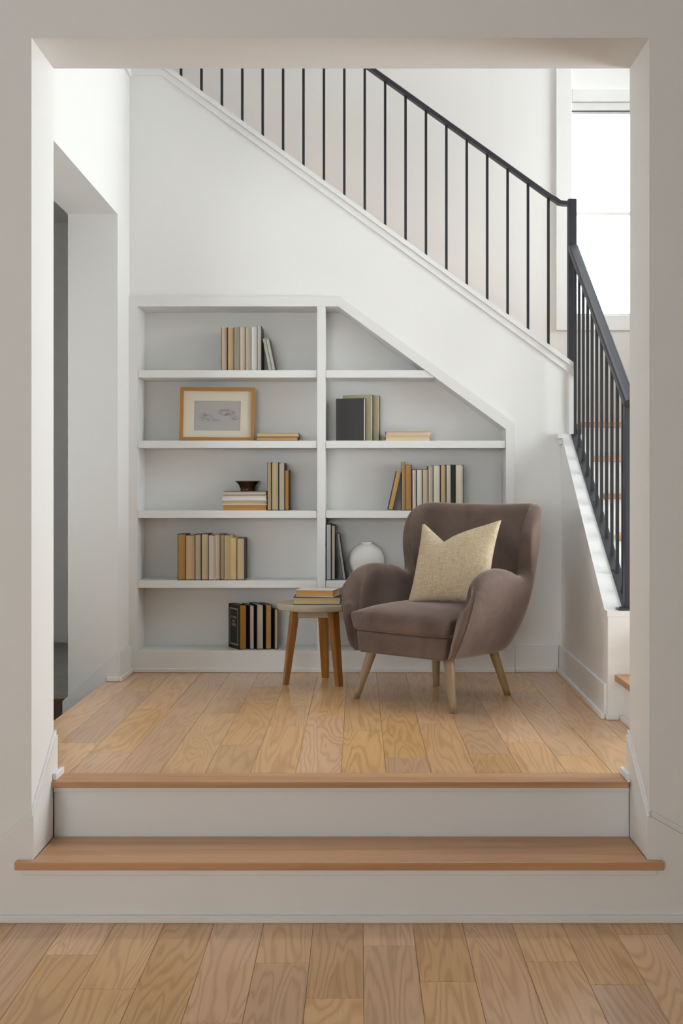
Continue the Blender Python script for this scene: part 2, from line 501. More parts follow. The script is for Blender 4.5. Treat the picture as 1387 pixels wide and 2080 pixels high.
# jamb baseboards (rake up with the step)
for sgn, xj, nm, lb in ((1, XL, 'baseboard_left', 'white baseboard raking up the left jamb of the opening'),
                        (-1, XR, 'baseboard_right', 'white baseboard raking up the right jamb of the opening')):
    e = tag(empty(nm), lb, 'baseboard', kind='structure')
    xa, xb = sorted((xj, xj + sgn * 0.0095))
    prism('board', [(YF - 0.011, Z_TREAD + 0.0003), (3.4515, Z_TREAD + 0.0003), (3.4515, 0.0003), (3.506, 0.0003), (3.506, 0.131), (3.492, 0.131), (YF - 0.011, -0.053)],
          'X', xa, xb, M_TRIM, e, tri=True)
    xa, xb = sorted((xj + sgn * 0.0005, xj + sgn * 0.005))
    prism('ogee', [(YF - 0.010, -0.053), (3.492, 0.131), (3.506, 0.131), (3.506, 0.145), (3.49, 0.145), (YF - 0.010, -0.037)],
          'X', xa, xb, M_TRIM, e, tri=True)
    xa, xb = sorted((xj + sgn * 0.0095, xj + sgn * 0.0225))
    box('shoe_moulding', xa, xb, 3.445, 3.535, 0.0003, 0.0225, M_TRIM, e, 0.002)

# ------------------------------------------------------------------ floors made of planks
PW = 0.1447
def plank(parent, x0, x1, y0, y1, z, th=0.015):
    g = 0.0004
    bm = bmesh.new()
    c = 0.0009
    a = [(x0 + g, y0 + g), (x1 - g, y0 + g), (x1 - g, y1 - g), (x0 + g, y1 - g)]
    t = [(x0 + g + c, y0 + g + c), (x1 - g - c, y0 + g + c), (x1 - g - c, y1 - g - c), (x0 + g + c, y1 - g - c)]
    cx, cy = (x0 + x1) / 2, (y0 + y1) / 2
    B = [bm.verts.new((p[0] - cx, p[1] - cy, -th)) for p in a]
    M_ = [bm.verts.new((p[0] - cx, p[1] - cy, -c)) for p in a]
    T = [bm.verts.new((p[0] - cx, p[1] - cy, 0)) for p in t]
    for i in range(4):
        j = (i + 1) % 4
        bm.faces.new((B[i], B[j], M_[j], M_[i])); bm.faces.new((M_[i], M_[j], T[j], T[i]))
    bm.faces.new(T)
    o = link('plank', finish(bm, 'plank'), M_OAK, parent)
    o.location = (cx, cy, z)
    return o

def lay(parent, phase, k0, k1, ya, yb, joints, z, xlim, region=None, span=1.5):
    for k in range(k0, k1):
        x0, x1 = phase + PW * k, phase + PW * (k + 1)
        x0, x1 = max(x0, xlim[0]), min(x1, xlim[1])
        if x1 - x0 < 0.004: continue
        y0_, y1_ = ya, yb
        if region:
            y0_, y1_ = region(x0, x1, ya, yb)
        js = sorted(j for j in joints.get(k, []) if y0_ + 0.05 < j < y1_ - 0.05)
        if not joints.get(k):
            off = random.uniform(0.3, 1.0)
            y = y0_ + off
            while y < y1_ - 0.15:
                js.append(y); y += random.uniform(0.8, 1.3)
        else:
            y = js[0] if js else y1_
            while y - y0_ > span:
                y -= random.uniform(0.9, 1.3)
                if y > y0_ + 0.15: js.insert(0, y)
        ed = [y0_] + js + [y1_]
        for a, b in zip(ed, ed[1:]):
            plank(parent, x0, x1, a, b, z)

fnd = box('floor_light_block', -3.6, 3.6, -3.4, 7.0, -0.75, -0.47, M_CEIL)  # added out of view to block sky light leaking in from below
tag(fnd, 'unseen slab added under both floors to stop light leaks', 'floor', kind='structure')
floor_up = box('floor_landing', -1.1965, 2.3, 3.4925, FARY + 0.12, -0.468, -0.0155, M_TRIM)
tag(floor_up, 'oak plank floor of the raised reading landing', 'floor', kind='structure')
UPJ = {-7: [3.963, 4.987], -6: [3.82, 4.587], -5: [4.25], -4: [4.494, 4.83], -3: [3.93, 5.11], -2: [4.245, 4.65], -1: [4.43],
       0: [4.158, 5.17], 1: [3.736, 4.759], 2: [4.29], 3: [3.80, 5.0], 4: [3.966, 4.758], 5: [3.774, 4.97], 6: [4.066, 4.844], 7: [4.45]}
def up_region(x0, x1, ya, yb):
    if x0 > 1.0: return ya, 4.9
    return ya, yb
lay(floor_up, -0.0566, -8, 16, 3.54, BWY + 0.0, UPJ, 0.0, (-1.1965, 2.19), up_region)

floor_lo = box('floor_lower', -3.3, 3.3, -3.1, YF, Z_LOW - 0.1, Z_LOW - 0.0155, M_TRIM)
tag(floor_lo, 'oak plank floor of the front room below the step', 'floor', kind='structure')
LOJ = {-6: [3.013], -5: [2.806], -3: [2.629], -2: [2.961], -1: [2.756], 0: [3.074], 1: [2.848], 3: [2.97], 4: [2.8315], 5: [3.152], -4: [2.2], 2: [2.35], -7: [2.62], 6: [2.5], 7: [2.9]}
lay(floor_lo, 0.0132, -23, 23, -3.05, YBD - 0.001, LOJ, Z_LOW, (-3.3, 3.3), None, 1.4)

# ------------------------------------------------------------------ left wall with hallway opening
JY = 5.2575
LTH = 0.236
wl = tag(empty('wall_left'), 'bright white left wall above the hallway opening', 'wall', kind='structure')
prism('wall_panel', [(YB, -0.46), (3.75, -0.46), (3.75, 2.2156), (JY, 2.2156), (JY, -0.46), (BWY + 0.0, -0.46), (BWY + 0.0, 3.03), (YB, 3.03)],
      'X', LWX - LTH, LWX, M_WALL, wl, tri=True)
box('ledge_cap', LWX - LTH, LWX + 0.02, YB, BWY - 0.001, 3.0305, 3.055, M_TRIM, wl, 0.003)
box('ledge_fascia', LWX, LWX + 0.012, YB, BWY - 0.001, 2.965, 3.03, M_TRIM, wl, 0.002)
bl = tag(empty('baseboard_hallway'), 'white baseboard and raking skirt at the hallway corner', 'baseboard', kind='structure')
box('board', LWX, LWX + 0.012, JY - 0.012, BWY - 0.003, 0.0003, 0.136, M_TRIM, bl, 0.002)
prism('skirt', [(LWX, 0.0003), (LWX, 0.136), (-1.402, -0.10), (-1.402, -0.36), (-1.25, -0.36), (-1.197, 0.0003)],
      'Y', JY - 0.012, JY - 0.0003, M_TRIM, bl, tri=True)
prism('skirt_edge', [(LWX, 0.1365), (LWX, 0.142), (-1.402, -0.094), (-1.402, -0.0995)], 'Y', JY - 0.009, JY - 0.0003, M_TRIM, bl)
box('skirt_return', -1.402, LWX - LTH - 0.0005, JY - 0.0005, JY + 0.35, -0.36, -0.10, M_TRIM, bl)
box('shoe_moulding', LWX + 0.012, LWX + 0.026, JY - 0.026, BWY - 0.017, 0.0003, 0.022, M_TRIM, bl, 0.003)
box('shoe_moulding', -1.190, LWX + 0.012, JY - 0.026, JY - 0.012, 0.0003, 0.022, M_TRIM, bl, 0.003)
# hallway beyond: two steps down, dim walls
hall = tag(empty('wall_hallway'), 'shadowed hallway walls beyond the left opening', 'wall', kind='structure')
HX = -2.9
box('far_wall', HX, LWX - LTH + 0.1, 6.76, 6.86, -0.468, 2.6, M_WALL, hall)
boxes('side_wall', [(HX - 0.1, HX, YB, 3.9, -0.468, 2.6), (HX - 0.1, HX, 4.7, 6.86, -0.468, 2.6), (HX - 0.1, HX, 3.9, 4.7, -0.468, 0.75), (HX - 0.1, HX, 3.9, 4.7, 1.65, 2.6)], M_WALL, hall)
box('near_wall', HX, LWX - LTH - 0.0005, YB, YB + 0.1, Z_LOW, 2.5, M_WALL, hall)
box('hall_partition', LWX - LTH, LWX - LTH + 0.1, BWY + 0.0005, 6.76, -0.468, 2.6, M_WALL, hall)
box('hall_ceiling', HX - 0.1, LWX - LTH - 0.0005, YB, 6.86, 2.5, 2.6, M_CEIL, hall)
box('baseboard', HX, LWX - LTH - 0.0005, 6.747, 6.76, Z_LOW, -0.223, M_TRIM, hall)
box('shoe_moulding', HX, LWX - LTH - 0.0005, 6.735, 6.747, Z_LOW, Z_LOW + 0.022, M_TRIM, hall)
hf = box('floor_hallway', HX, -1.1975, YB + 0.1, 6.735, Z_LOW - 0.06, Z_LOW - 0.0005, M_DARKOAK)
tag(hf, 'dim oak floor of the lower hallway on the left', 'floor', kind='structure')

# ------------------------------------------------------------------ back wall under the upper flight
SL = 0.730
def capz(x): return 2.9697 - SL * (x + 0.8877)
bw = tag(empty('wall_back'), 'white wall under the upper stair flight around the bookcase', 'wall', kind='structure')
XE = 1.075
prism('wall_panel', [(LWX, 1.85), (-0.098, 1.85), (0.757, 1.226), (0.757, 0.0), (XE, 0.0), (XE, capz(XE) - 0.028), (-0.97, capz(-0.97) - 0.028), (-1.0, 3.0), (LWX, 3.0)],
      'Y', BWY, BWY + 0.12, M_WALL, bw, tri=True)
# cap and fascia following the slope, level at the top
def slope_band(name, d0, d1, ya, yb, mat, parent):
    # vertical offsets below the cap line
    x1 = XE + 0.002
    pts = [(x1, capz(x1) - d0), (-0.985, capz(-0.985) - d0), (LWX, capz(-0.985) - d0),
           (LWX, capz(-0.985) - d1), (-0.985 - 0.0, capz(-0.985) - d1), (x1, capz(x1) - d1)]
    return prism(name, pts, 'Y', ya, yb, mat, parent, tri=True)
slope_band('stringer_cap', 0.0, 0.0275, BWY - 0.022, BWY + 0.125, M_TRIM, bw)
slope_band('stringer_fascia', 0.028, 0.066, BWY - 0.012, BWY - 0.0003, M_TRIM, bw)
bb = tag(empty('baseboard_back'), 'white baseboard right of the bookcase on the back wall', 'baseboard', kind='structure')
box('board', 0.779, 0.996, BWY - 0.012, BWY - 0.0003, 0.0003, 0.135, M_TRIM, bb, 0.002)
box('shoe_moulding', 0.779, 0.984, BWY - 0.026, BWY - 0.012, 0.0003, 0.022, M_TRIM, bb, 0.003)

# ------------------------------------------------------------------ built-in bookcase
bc = tag(empty('bookcase', (0, BWY, 0)), 'white built-in bookcase with sloped right side under the stairs', 'bookcase')
def rel(o): o.location = (0, -BWY, 0); return o
FY0, FY1 = BWY - 0.019, BWY + 0.012
IL, IR = -1.0986, 0.7332
DL, DR = -0.206, -0.1643
IT = 1.8196
BASEZ = 0.108
def inner_slope(x): return IT - (x + 0.1005) * (IT - 1.209) / (0.7332 + 0.1005)
rel(prism('face_frame_top', [(LWX + 0.0003, IT), (-0.1005, IT), (IR, 1.209), (0.7774, 1.2385), (-0.0932, 1.8686), (LWX + 0.0003, 1.8686)], 'Y', FY0, FY1, M_CASE, bc, tri=True))
rel(box('face_frame_stile', LWX + 0.0003, IL, FY0, FY1, BASEZ, IT - 0.0003, M_CASE, bc))
rel(prism('face_frame_stile', [(IR, BASEZ), (0.7774, BASEZ), (0.7774, 1.238), (IR, 1.2088)], 'Y', FY0, FY1, M_CASE, bc))
rel(box('divider', DL, DR, FY0, 5.699, BASEZ, IT - 0.0003, M_CASE, bc, 0.001))
rel(box('plinth', LWX + 0.0003, 0.7774, FY0, FY1, 0.0003, BASEZ - 0.0003, M_CASE, bc, 0.001))
rel(box('shoe_moulding', LWX + 0.027, 0.7774, FY0 - 0.014, FY0 - 0.0003, 0.0003, 0.022, M_CASE, bc, 0.003))
NB = 5.70
rel(prism('back_panel', [(LWX, 0.0), (0.80, 0.0), (0.80, 1.22), (-0.06, 1.86), (LWX, 1.86)], 'Y', NB, NB + 0.015, M_CASE, bc))
rel(box('side_panel', IL - 0.02, IL - 0.0003, FY1, NB - 0.0003, BASEZ, IT, M_CASE, bc))
rel(box('side_panel', IR + 0.0003, IR + 0.02, FY1, NB - 0.0003, BASEZ, 1.22, M_CASE, bc))
rel(box('top_panel', IL, -0.09, FY1, NB - 0.0003, IT + 0.0003, IT + 0.02, M_CASE, bc))
rel(prism('sloped_top_panel', [(-0.0995, IT + 0.0003), (IR + 0.02, 1.209 - 0.0136), (IR + 0.02, 1.235), (-0.0995, IT + 0.04)], 'Y', FY1, NB - 0.0003, M_CASE, bc))
rel(box('bottom_panel', IL, IR, FY1, NB - 0.0003, BASEZ - 0.03, BASEZ - 0.0003, M_CASE, bc))
SHZ = [1.503, 1.1526, 0.8044, 0.4562]
for z in SHZ:
    rel(box('shelf', IL + 0.0015, DL - 0.0015, FY0 + 0.006, NB - 0.0005, z - 0.037, z, M_CASE, bc, 0.0012))
    xr = IR - 0.0015
    if z > 1.25:
        f = lambda zz: -0.1005 + (IT - zz) * (0.7332 + 0.1005) / (IT - 1.209) - 0.0015
        rel(prism('shelf', [(DR + 0.0015, z - 0.037), (f(z - 0.037), z - 0.037), (f(z), z), (DR + 0.0015, z)], 'Y', FY0 + 0.006, NB - 0.0005, M_CASE, bc))
    else:
        rel(box('shelf', DR + 0.0015, xr, FY0 + 0.006, NB - 0.0005, z - 0.037, z, M_CASE, bc, 0.0012))

# ------------------------------------------------------------------ stairwell shell
box('wall_far_left', -3.0, 1.267, FARY, FARY + 0.12, 0.0, CEILZ, M_WALL)
fw = tag(bpy.data.objects['wall_far_left'], 'tall white stairwell wall behind the upper flight', 'wall', kind='structure')
fw2 = boxes('wall_far_right', [(1.267, 2.32, FARY, FARY + 0.12, 0.0, 1.95), (1.267, 2.32, FARY, FARY + 0.12, 3.168, CEILZ), (1.97, 2.32, FARY, FARY + 0.12, 1.95, 3.168)], M_WALL)
tag(fw2, 'white stairwell wall around the tall window', 'wall', kind='structure')
wr = boxes('wall_stairwell_right', [(2.2, 2.32, YB, FARY, -0.46, 0.05), (2.2, 2.32, YB, 5.7, 2.6, CEILZ), (2.2, 2.32, YB, 3.62, 0.05, 2.6), (2.2, 2.32, 5.0, 5.7, 0.05, 2.6), (2.2, 2.32, 5.7, FARY, 0.05, 1.8), (2.2, 2.32, 5.7, FARY, 3.8, CEILZ), (2.2, 2.32, 6.4, FARY, 1.8, 3.8)], M_WALL)
tag(wr, 'right stairwell wall behind the right jamb', 'wall', kind='structure')
wgl = box('wall_gallery_left', -3.0, -2.9, YB, FARY + 0.12, 2.6, CEILZ, M_WALL)
tag(wgl, 'upper gallery wall high on the left', 'wall', kind='structure')
cs = boxes('ceiling_stairwell', [(-3.0, -0.7, YB, FARY + 0.12, CEILZ, CEILZ + 0.1), (2.1, 2.32, YB, FARY + 0.12, CEILZ, CEILZ + 0.1),
                                 (-0.7, 2.1, YB, 3.7, CEILZ, CEILZ + 0.1), (-0.7, 2.1, 4.15, 5.75, CEILZ, CEILZ + 0.1), (-0.7, 2.1, 6.55, FARY + 0.12, CEILZ, CEILZ + 0.1),
                                 (-0.7, 0.12, 3.7, 4.15, CEILZ, CEILZ + 0.1), (0.78, 2.1, 3.7, 4.15, CEILZ, CEILZ + 0.1)], M_CEIL)
tag(cs, 'high white stairwell ceiling with a skylight', 'ceiling', kind='structure')

# window on the far wall
win = tag(empty('window_1', (1.62, FARY, 1.95)), 'tall bright stairwell window behind the black railing', 'window', kind='structure')
def wrel(o): o.location = (-1.62, -FARY, -1.95); return o
wrel(box('casing', 1.173, 1.267, FARY - 0.022, FARY - 0.0003, 1.856, 3.9, M_TRIM, win, 0.003))
wrel(box('casing', 1.97, 2.07, FARY - 0.022, FARY - 0.0003, 1.856, 3.9, M_TRIM, win, 0.003))
wrel(box('casing', 1.267, 1.97, FARY - 0.022, FARY - 0.0003, 1.856, 1.945, M_TRIM, win, 0.003))
wrel(box('head_casing', 1.267, 1.97, FARY - 0.022, FARY - 0.0003, 3.215, 3.29, M_TRIM, win, 0.003))
wrel(box('head_casing', 1.267, 1.97, FARY - 0.012, FARY + 0.02, 3.168, 3.213, M_TRIM, win, 0.003))
wrel(boxes('sash', [(1.267, 1.275, FARY + 0.02, FARY + 0.06, 1.95, 3.168), (1.955, 1.97, FARY + 0.02, FARY + 0.06, 1.95, 3.168),
                    (1.275, 1.955, FARY + 0.02, FARY + 0.06, 1.95, 1.962), (1.275, 1.955, FARY + 0.02, FARY + 0.06, 3.155, 3.168)], M_TRIM, win))
wrel(box('muntin', 1.275, 1.955, FARY + 0.028, FARY + 0.05, 2.553, 2.569, M_TRIM, win))
wrel(box('pane', 1.275, 1.955, FARY + 0.036, FARY + 0.040, 1.962, 2.553, M_GLASS, win))
wrel(box('pane', 1.275, 1.955, FARY + 0.036, FARY + 0.040, 2.567, 3.155, M_GLASS, win))
def simple_window(name, loc, boxes_frame, pane, label):
    w = tag(empty(name, loc), label, 'window', kind='structure')
    for nm, lst, mt in (('sash', boxes_frame, M_TRIM), ('pane', [pane], M_GLASS)):
        o = boxes(nm, lst, mt, w); o.location = (-loc[0], -loc[1], -loc[2])
def frame4(axis, c0, c1, a0, a1, b0, b1, w=0.05):
    # four bars of a sash; axis = normal, c = depth range, a/b = the two in-plane ranges
    r = [(a0, a1, b0, b0 + w), (a0, a1, b1 - w, b1), (a0, a0 + w, b0 + w, b1 - w), (a1 - w, a1, b0 + w, b1 - w)]
    if axis == 'X': return [(c0, c1) + q for q in r]
    if axis == 'Y': return [(q[0], q[1], c0, c1, q[2], q[3]) for q in r]
    return [q + (c0, c1) for q in r]
simple_window('added_window_6', (-2.95, 4.3, 0.75), frame4('X', -2.97, -2.93, 3.9, 4.7, 0.75, 1.65, 0.04), (-2.952, -2.948, 3.94, 4.66, 0.79, 1.61), 'unseen window added in the hallway side wall to brighten the right jamb')  # invented light source: lifts the right jamb through the hall opening
simple_window('added_window_7', (2.26, 6.05, 1.8), frame4('X', 2.24, 2.28, 5.7, 6.4, 1.8, 3.8), (2.255, 2.26, 5.75, 6.35, 1.85, 3.75), 'unseen tall window added beside the corner landing to brighten the far wall')  # invented light source: lifts the far wall and the stair corner
simple_window('window_2', (2.26, 4.31, 0.05), frame4('X', 2.24, 2.28, 3.62, 5.0, 0.05, 2.6), (2.255, 2.26, 3.67, 4.95, 0.10, 2.55), 'tall window in the right stairwell wall beside the lower flight')
simple_window('added_skylight_5', (0.7, 6.15, 5.33), frame4('Z', 5.32, 5.38, -0.7, 2.1, 5.75, 6.55), (-0.65, 2.05, 5.8, 6.5, 5.345, 5.35), 'unseen skylight added above the upper flight to brighten the far wall')  # invented light source: lifts the far wall behind the balusters
simple_window('window_3', (0.45, 3.925, 5.33), frame4('Z', 5.32, 5.38, 0.12, 0.78, 3.7, 4.15, 0.03), (0.15, 0.75, 3.73, 4.12, 5.345, 5.35), 'skylight in the stairwell ceiling above the landing')
simple_window('window_4', (-1.6, -3.15, 0.5), frame4('Y', -3.17, -3.13, -2.8, -0.4, 0.5, 2.2), (-2.75, -0.45, -3.152, -3.148, 0.55, 2.15), 'wide window of the front room behind the camera')

# ------------------------------------------------------------------ lower flight (climbs away from the camera on the right)
KXS = 0.0237
def kx(y): return 1.010 + (y - 5.517) * KXS
KY0 = 4.37
KSL = 0.70
KR = 1.118
def kz(y): return 0.428 + KSL * max(0.0, y - (KY0 + 0.055)) + 0.0
fl = tag(empty('staircase_lower'), 'oak-treaded lower stair flight behind the white knee wall', 'staircase', kind='structure')
for k in range(1, 7):
    y0 = 4.05 + RUN * (k - 1)
    xl = 1.010 if k == 1 else KR + 0.0005
    if k == 1:
        box('tread', xl, 2.199, y0, KY0 - 0.0005, RISE * k - 0.026, RISE * k, M_TREAD, fl, 0.003, 2)
        box('riser', xl + 0.03, 2.199, y0 + 0.025, KY0 - 0.0005, 0.0, RISE - 0.0265, M_TRIM, fl)
        box('shoe_moulding', xl + 0.016, xl + 0.0297, y0 + 0.012, KY0 - 0.0265, 0.0003, 0.022, M_TRIM, fl, 0.002)
    else:
        box('tread', xl, 2.199, y0, y0 + RUN + 0.024, RISE * k - 0.026, RISE * k, M_TREAD, fl, 0.003, 2)
        box('riser', xl, 2.199, y0 + 0.025, y0 + RUN + 0.024, RISE * (k - 1) + 0.0003, RISE * k - 0.0265, M_TRIM, fl)
y7 = 4.05 + RUN * 6
box('landing_tread', KR + 0.0005, 2.199, y7, FARY - 0.001, RISE * 7 - 0.026, RISE * 7, M_TREAD, fl, 0.003, 2)
box('riser', KR + 0.0005, 2.199, y7 + 0.025, y7 + 0.05, RISE * 6, RISE * 7 - 0.0265, M_TRIM, fl)

kw = tag(empty('wall_knee'), 'white sloped knee wall along the lower stair flight', 'wall', kind='structure')
bm = bmesh.new()
prof = [(KY0, 0.0), (KY0, 0.405), (KY0 + 0.055, 0.405), (BWY - 0.001, kz(BWY) - 0.024), (BWY - 0.001, 0.0)]
A = [bm.verts.new((kx(y) + 0.001, y, z)) for y, z in prof]
B = [bm.verts.new((KR - 0.001, y, z)) for y, z in prof]
bm.faces.new(A); bm.faces.new(B[::-1])
for i in range(len(prof)):
    j = (i + 1) % len(prof); bm.faces.new((A[i], B[i], B[j], A[j]))
link('wall_panel', finish(bm, 'knee'), M_WALL, kw)
bm = bmesh.new()
prof = [(KY0 - 0.002, 0.4055), (KY0 - 0.002, 0.428), (KY0 + 0.055, 0.428), (BWY - 0.024, kz(BWY - 0.024)), (BWY - 0.024, kz(BWY - 0.024) - 0.0235), (KY0 + 0.055, 0.4055)]
A = [bm.verts.new((kx(y) - 0.002, y, z)) for y, z in prof]
B = [bm.verts.new((KR + 0.004, y, z)) for y, z in prof]
bm.faces.new(A); bm.faces.new(B[::-1])
for i in range(len(prof)):
    j = (i + 1) % len(prof); bm.faces.new((A[i], B[i], B[j], A[j]))
bm.normal_update(); bmesh.ops.triangulate(bm, faces=[f for f in bm.faces if len(f.verts) > 4])
link('cap', finish(bm, 'cap'), M_TRIM, kw)
zc = kz(BWY - 0.024)
box('cap_return', 0.985, 1.03, BWY - 0.05, BWY - 0.0003, zc - 0.022, zc + 0.004, M_TRIM, kw, 0.002)
box('cap_moulding', 0.998, 1.02, BWY - 0.045, BWY - 0.0003, zc - 0.05, zc - 0.0223, M_TRIM, kw, 0.002)
for nm, z0, z1, t, ya in (('baseboard', 0.0003, 0.136, 0.012, KY0 + 0.012), ('shoe_moulding', 0.0003, 0.022, 0.026, KY0)):
    bm = bmesh.new()
    t0 = 0.0 if nm == 'baseboard' else 0.012
    yb_ = BWY - (0.0125 if nm == 'baseboard' else 0.027)
    vs = []
    for y in (ya, yb_):
        for x in (kx(y) + 0.001 - t, kx(y) + 0.0007 - t0):
            for z in (z0, z1):
                vs.append(bm.verts.new((x, y, z)))
    for f in ((0, 1, 3, 2), (4, 6, 7, 5), (0, 4, 5, 1), (2, 3, 7, 6), (0, 2, 6, 4), (1, 5, 7, 3)):
        bm.faces.new([vs[i] for i in f])
    link(nm, finish(bm, nm, 0.002), M_TRIM, kw)
box('shoe_moulding', kx(KY0) - 0.006, 1.0255, KY0 - 0.014, KY0 - 0.0003, 0.0003, 0.022, M_TRIM, kw, 0.002)

# ------------------------------------------------------------------ upper flight (climbs to the left behind the stringer wall)
fu = tag(empty('staircase_upper'), 'upper stair flight hidden behind the white stringer wall', 'staircase', kind='structure')
for j in range(1, 10):
    x1 = 1.05 - RUN * (j - 1)
    z = RISE * (7 + j)
    if x1 - RUN < LWX: break
    box('tread', x1 - RUN - 0.024, x1, BWY + 0.126, FARY - 0.001, z - 0.026, z, M_TREAD, fu, 0.003)
    box('riser', x1 - RUN, x1 - 0.025, BWY + 0.2, FARY - 0.001, z - RISE + 0.0003, z - 0.0265, M_TRIM, fu)
box('upper_landing', -2.9, 1.05 - RUN * 8.9, BWY + 0.126, FARY - 0.001, 2.66, 2.9, M_TREAD, fu)

# ------------------------------------------------------------------ railings
BY = BWY + 0.045
ru = tag(empty('stair_railing', (1.0723, BY, capz(1.0723))), 'black metal railing climbing left along the upper flight', 'railing', 'stair railings')
def at(o, root):
    o.location = -Vector(root.location); return o
xs = [-0.892 + 0.1026 * i for i in range(19)]
def railz(x): return 2.387 - 0.716 * (x - 0.955)
pts = [(-1.1, BY, railz(-1.1))] + [(x, BY, railz(x)) for x in (-0.5, 0.0, 0.5, 0.93)]
pts += [(0.965, BY, railz(0.965) + 0.001), (0.99, BY, railz(0.99) + 0.005), (1.01, BY, 2.352), (1.03, BY, 2.348), (1.055, BY, 2.347)]
prof = [(-0.02, -0.011), (0.02, -0.011), (0.02, 0.007), (0.014, 0.011), (-0.014, 0.011), (-0.02, 0.007)]
at(link('handrail', sweep_mesh('handrail', pts, prof, (0, 1, 0)), M_RAIL, ru), ru)
for x in xs:
    at(box('baluster', x - 0.0062, x + 0.0062, BY - 0.0062, BY + 0.0062, capz(x) - 0.003, railz(x) - 0.009, M_BLACK, ru), ru)
at(box('newel_post', 1.0515, 1.0945, BY - 0.0215, BY + 0.0215, 1.30, 2.368, M_RAIL, ru, 0.004, 2), ru)

rl = tag(empty('stair_railing', (1.075, 4.43, 0.43)), 'black metal railing beside the right jamb descending toward the camera', 'railing', 'stair railings')
RX = 1.0755
yk0, yk1 = KY0 + 0.06, BWY - 0.03
def lrz(y): return 1.268 + (2.128 - 1.268) / (BY - 0.02 - 4.41) * (y - 4.41)
pts = [(RX, 4.385, lrz(4.385)), (RX, 4.7, lrz(4.7)), (RX, 5.0, lrz(5.0)), (RX, 5.3, lrz(5.3)), (RX, BY - 0.022, lrz(BY - 0.022))]
prof = [(-0.024, -0.016), (0.024, -0.016), (0.024, 0.006), (0.019, 0.012), (0.010, 0.015), (-0.010, 0.015), (-0.019, 0.012), (-0.024, 0.006)]
at(link('handrail', sweep_mesh('handrail', pts, prof, (1, 0, 0)), M_RAIL, rl), rl)
pl = [(RX, yk0 - 0.0, kz(yk0) + 0.0035), (RX, 5.0, kz(5.0) + 0.0035), (RX, yk1, kz(yk1) + 0.0035)]
bp_ = at(link('base_plate', sweep_mesh('base_plate', pl, [(-0.021, -0.003), (0.021, -0.003), (0.021, 0.003), (-0.021, 0.003)], (1, 0, 0)), M_RAIL, rl), rl)
for y in (4.62, 5.02, 5.38):
    o = lathe('bolt', [(0, 0.004), (0.0035, 0.0035), (0.0045, 0.0), (0.0045, -0.002), (0, -0.002)], M_BLACK, bp_, 10)
    o.location = (RX - 0.012, y, kz(y) + 0.0072); o.rotation_euler = (math.atan(KSL), 0, 0)
nb = 11
for i in range(nb):
    y = 4.505 + i * (5.50 - 4.505) / (nb - 1)
    at(box('baluster', RX - 0.0062, RX + 0.0062, y - 0.0062, y + 0.0062, kz(y) + 0.002, lrz(y) - 0.014, M_BLACK, rl), rl)
at(box('newel_post', RX - 0.0165, RX + 0.0165, 4.405, 4.438, 0.432, lrz(4.42) - 0.012, M_RAIL, rl, 0.003, 2), rl)
fp = at(box('flange', RX - 0.047, RX + 0.035, KY0 + 0.008, KY0 + 0.075, 0.4283, 0.436, M_RAIL, rl, 0.003, 2), rl)
o = lathe('bolt', [(0, 0.004), (0.004, 0.0035), (0.0055, 0.0), (0.0055, -0.002), (0, -0.002)], M_BLACK, fp, 12)
o.location = (RX - 0.032, KY0 + 0.04, 0.4378)

# ------------------------------------------------------------------ books
def book(loc, t, h, d, page, cover, label, group, rot=(0, 0, 0), lay_flat=False, board=0.0022, over=0.003, spine_front=False, back=None):
    """upright book: thickness x, depth y (fore-edge toward -y), height z, base at z = 0; lay_flat turns the height along x"""
    r = empty('book', loc, rot)
    tag(r, label, 'book', group)
    par = r
    h2, t2, d2 = h / 2, t / 2, d / 2
    def put(o):
        if lay_flat:
            # rotate about y so that height runs along +x, and lift by half thickness
            o.rotation_euler = (0, R90, 0); o.location = (-h2, 0, t2)
        return o
    yf, yb = -d2, d2
    if spine_front: yf, yb = d2, -d2
    s = 1 if yb > yf else -1
    bm = bmesh.new()
    bm_box(bm, -t2, -t2 + board, min(yf, yb), max(yf, yb), 0, h)
    if back is None:
        bm_box(bm, t2 - board, t2, min(yf, yb), max(yf, yb), 0, h)
    else:
        b2_ = bmesh.new()
        bm_box(b2_, t2 - board, t2, min(yf, yb), max(yf, yb), 0, h)
        put(link('back_board', finish(b2_, 'back_board'), cover_mat(back), par))
    ya, ybb = sorted((yb - s * board, yb))
    bm_box(bm, -t2 + board, t2 - board, ya, ybb, 0, h)
    cv = put(link('cover', finish(bm, 'cover'), cover_mat(cover), par))
    # page block with a slightly hollow fore-edge
    bm = bmesh.new()
    ya, ybb = yf + s * over, yb - s * (board + 0.0005)
    n = 6
    prof = []
    for i in range(n + 1):
        x = -t2 + board + 0.0002 + (t - 2 * board - 0.0004) * i / n
        q = 1 - (2 * i / n - 1) ** 2
        prof.append((x, ya + s * 0.0018 * q))
    prof += [(t2 - board - 0.0002, ybb), (-t2 + board + 0.0002, ybb)]
    bm_prism(bm, prof, 'Z', over, h - over)
    put(link('page_block', finish(bm, 'pages'), page_mat(page), par))
    return r

U = 0.002452     # shelf measurements were taken in these units
def SX(p): return (p - 728) * U
BLACK_, CHAR, CREAM_C, GREY_C, TAN_C, WHITE_C, BROWN_C = (18, 17, 18), (58, 56, 56), (198, 186, 160), (150, 146, 138), (180, 160, 122), (214, 210, 202), (60, 42, 30)

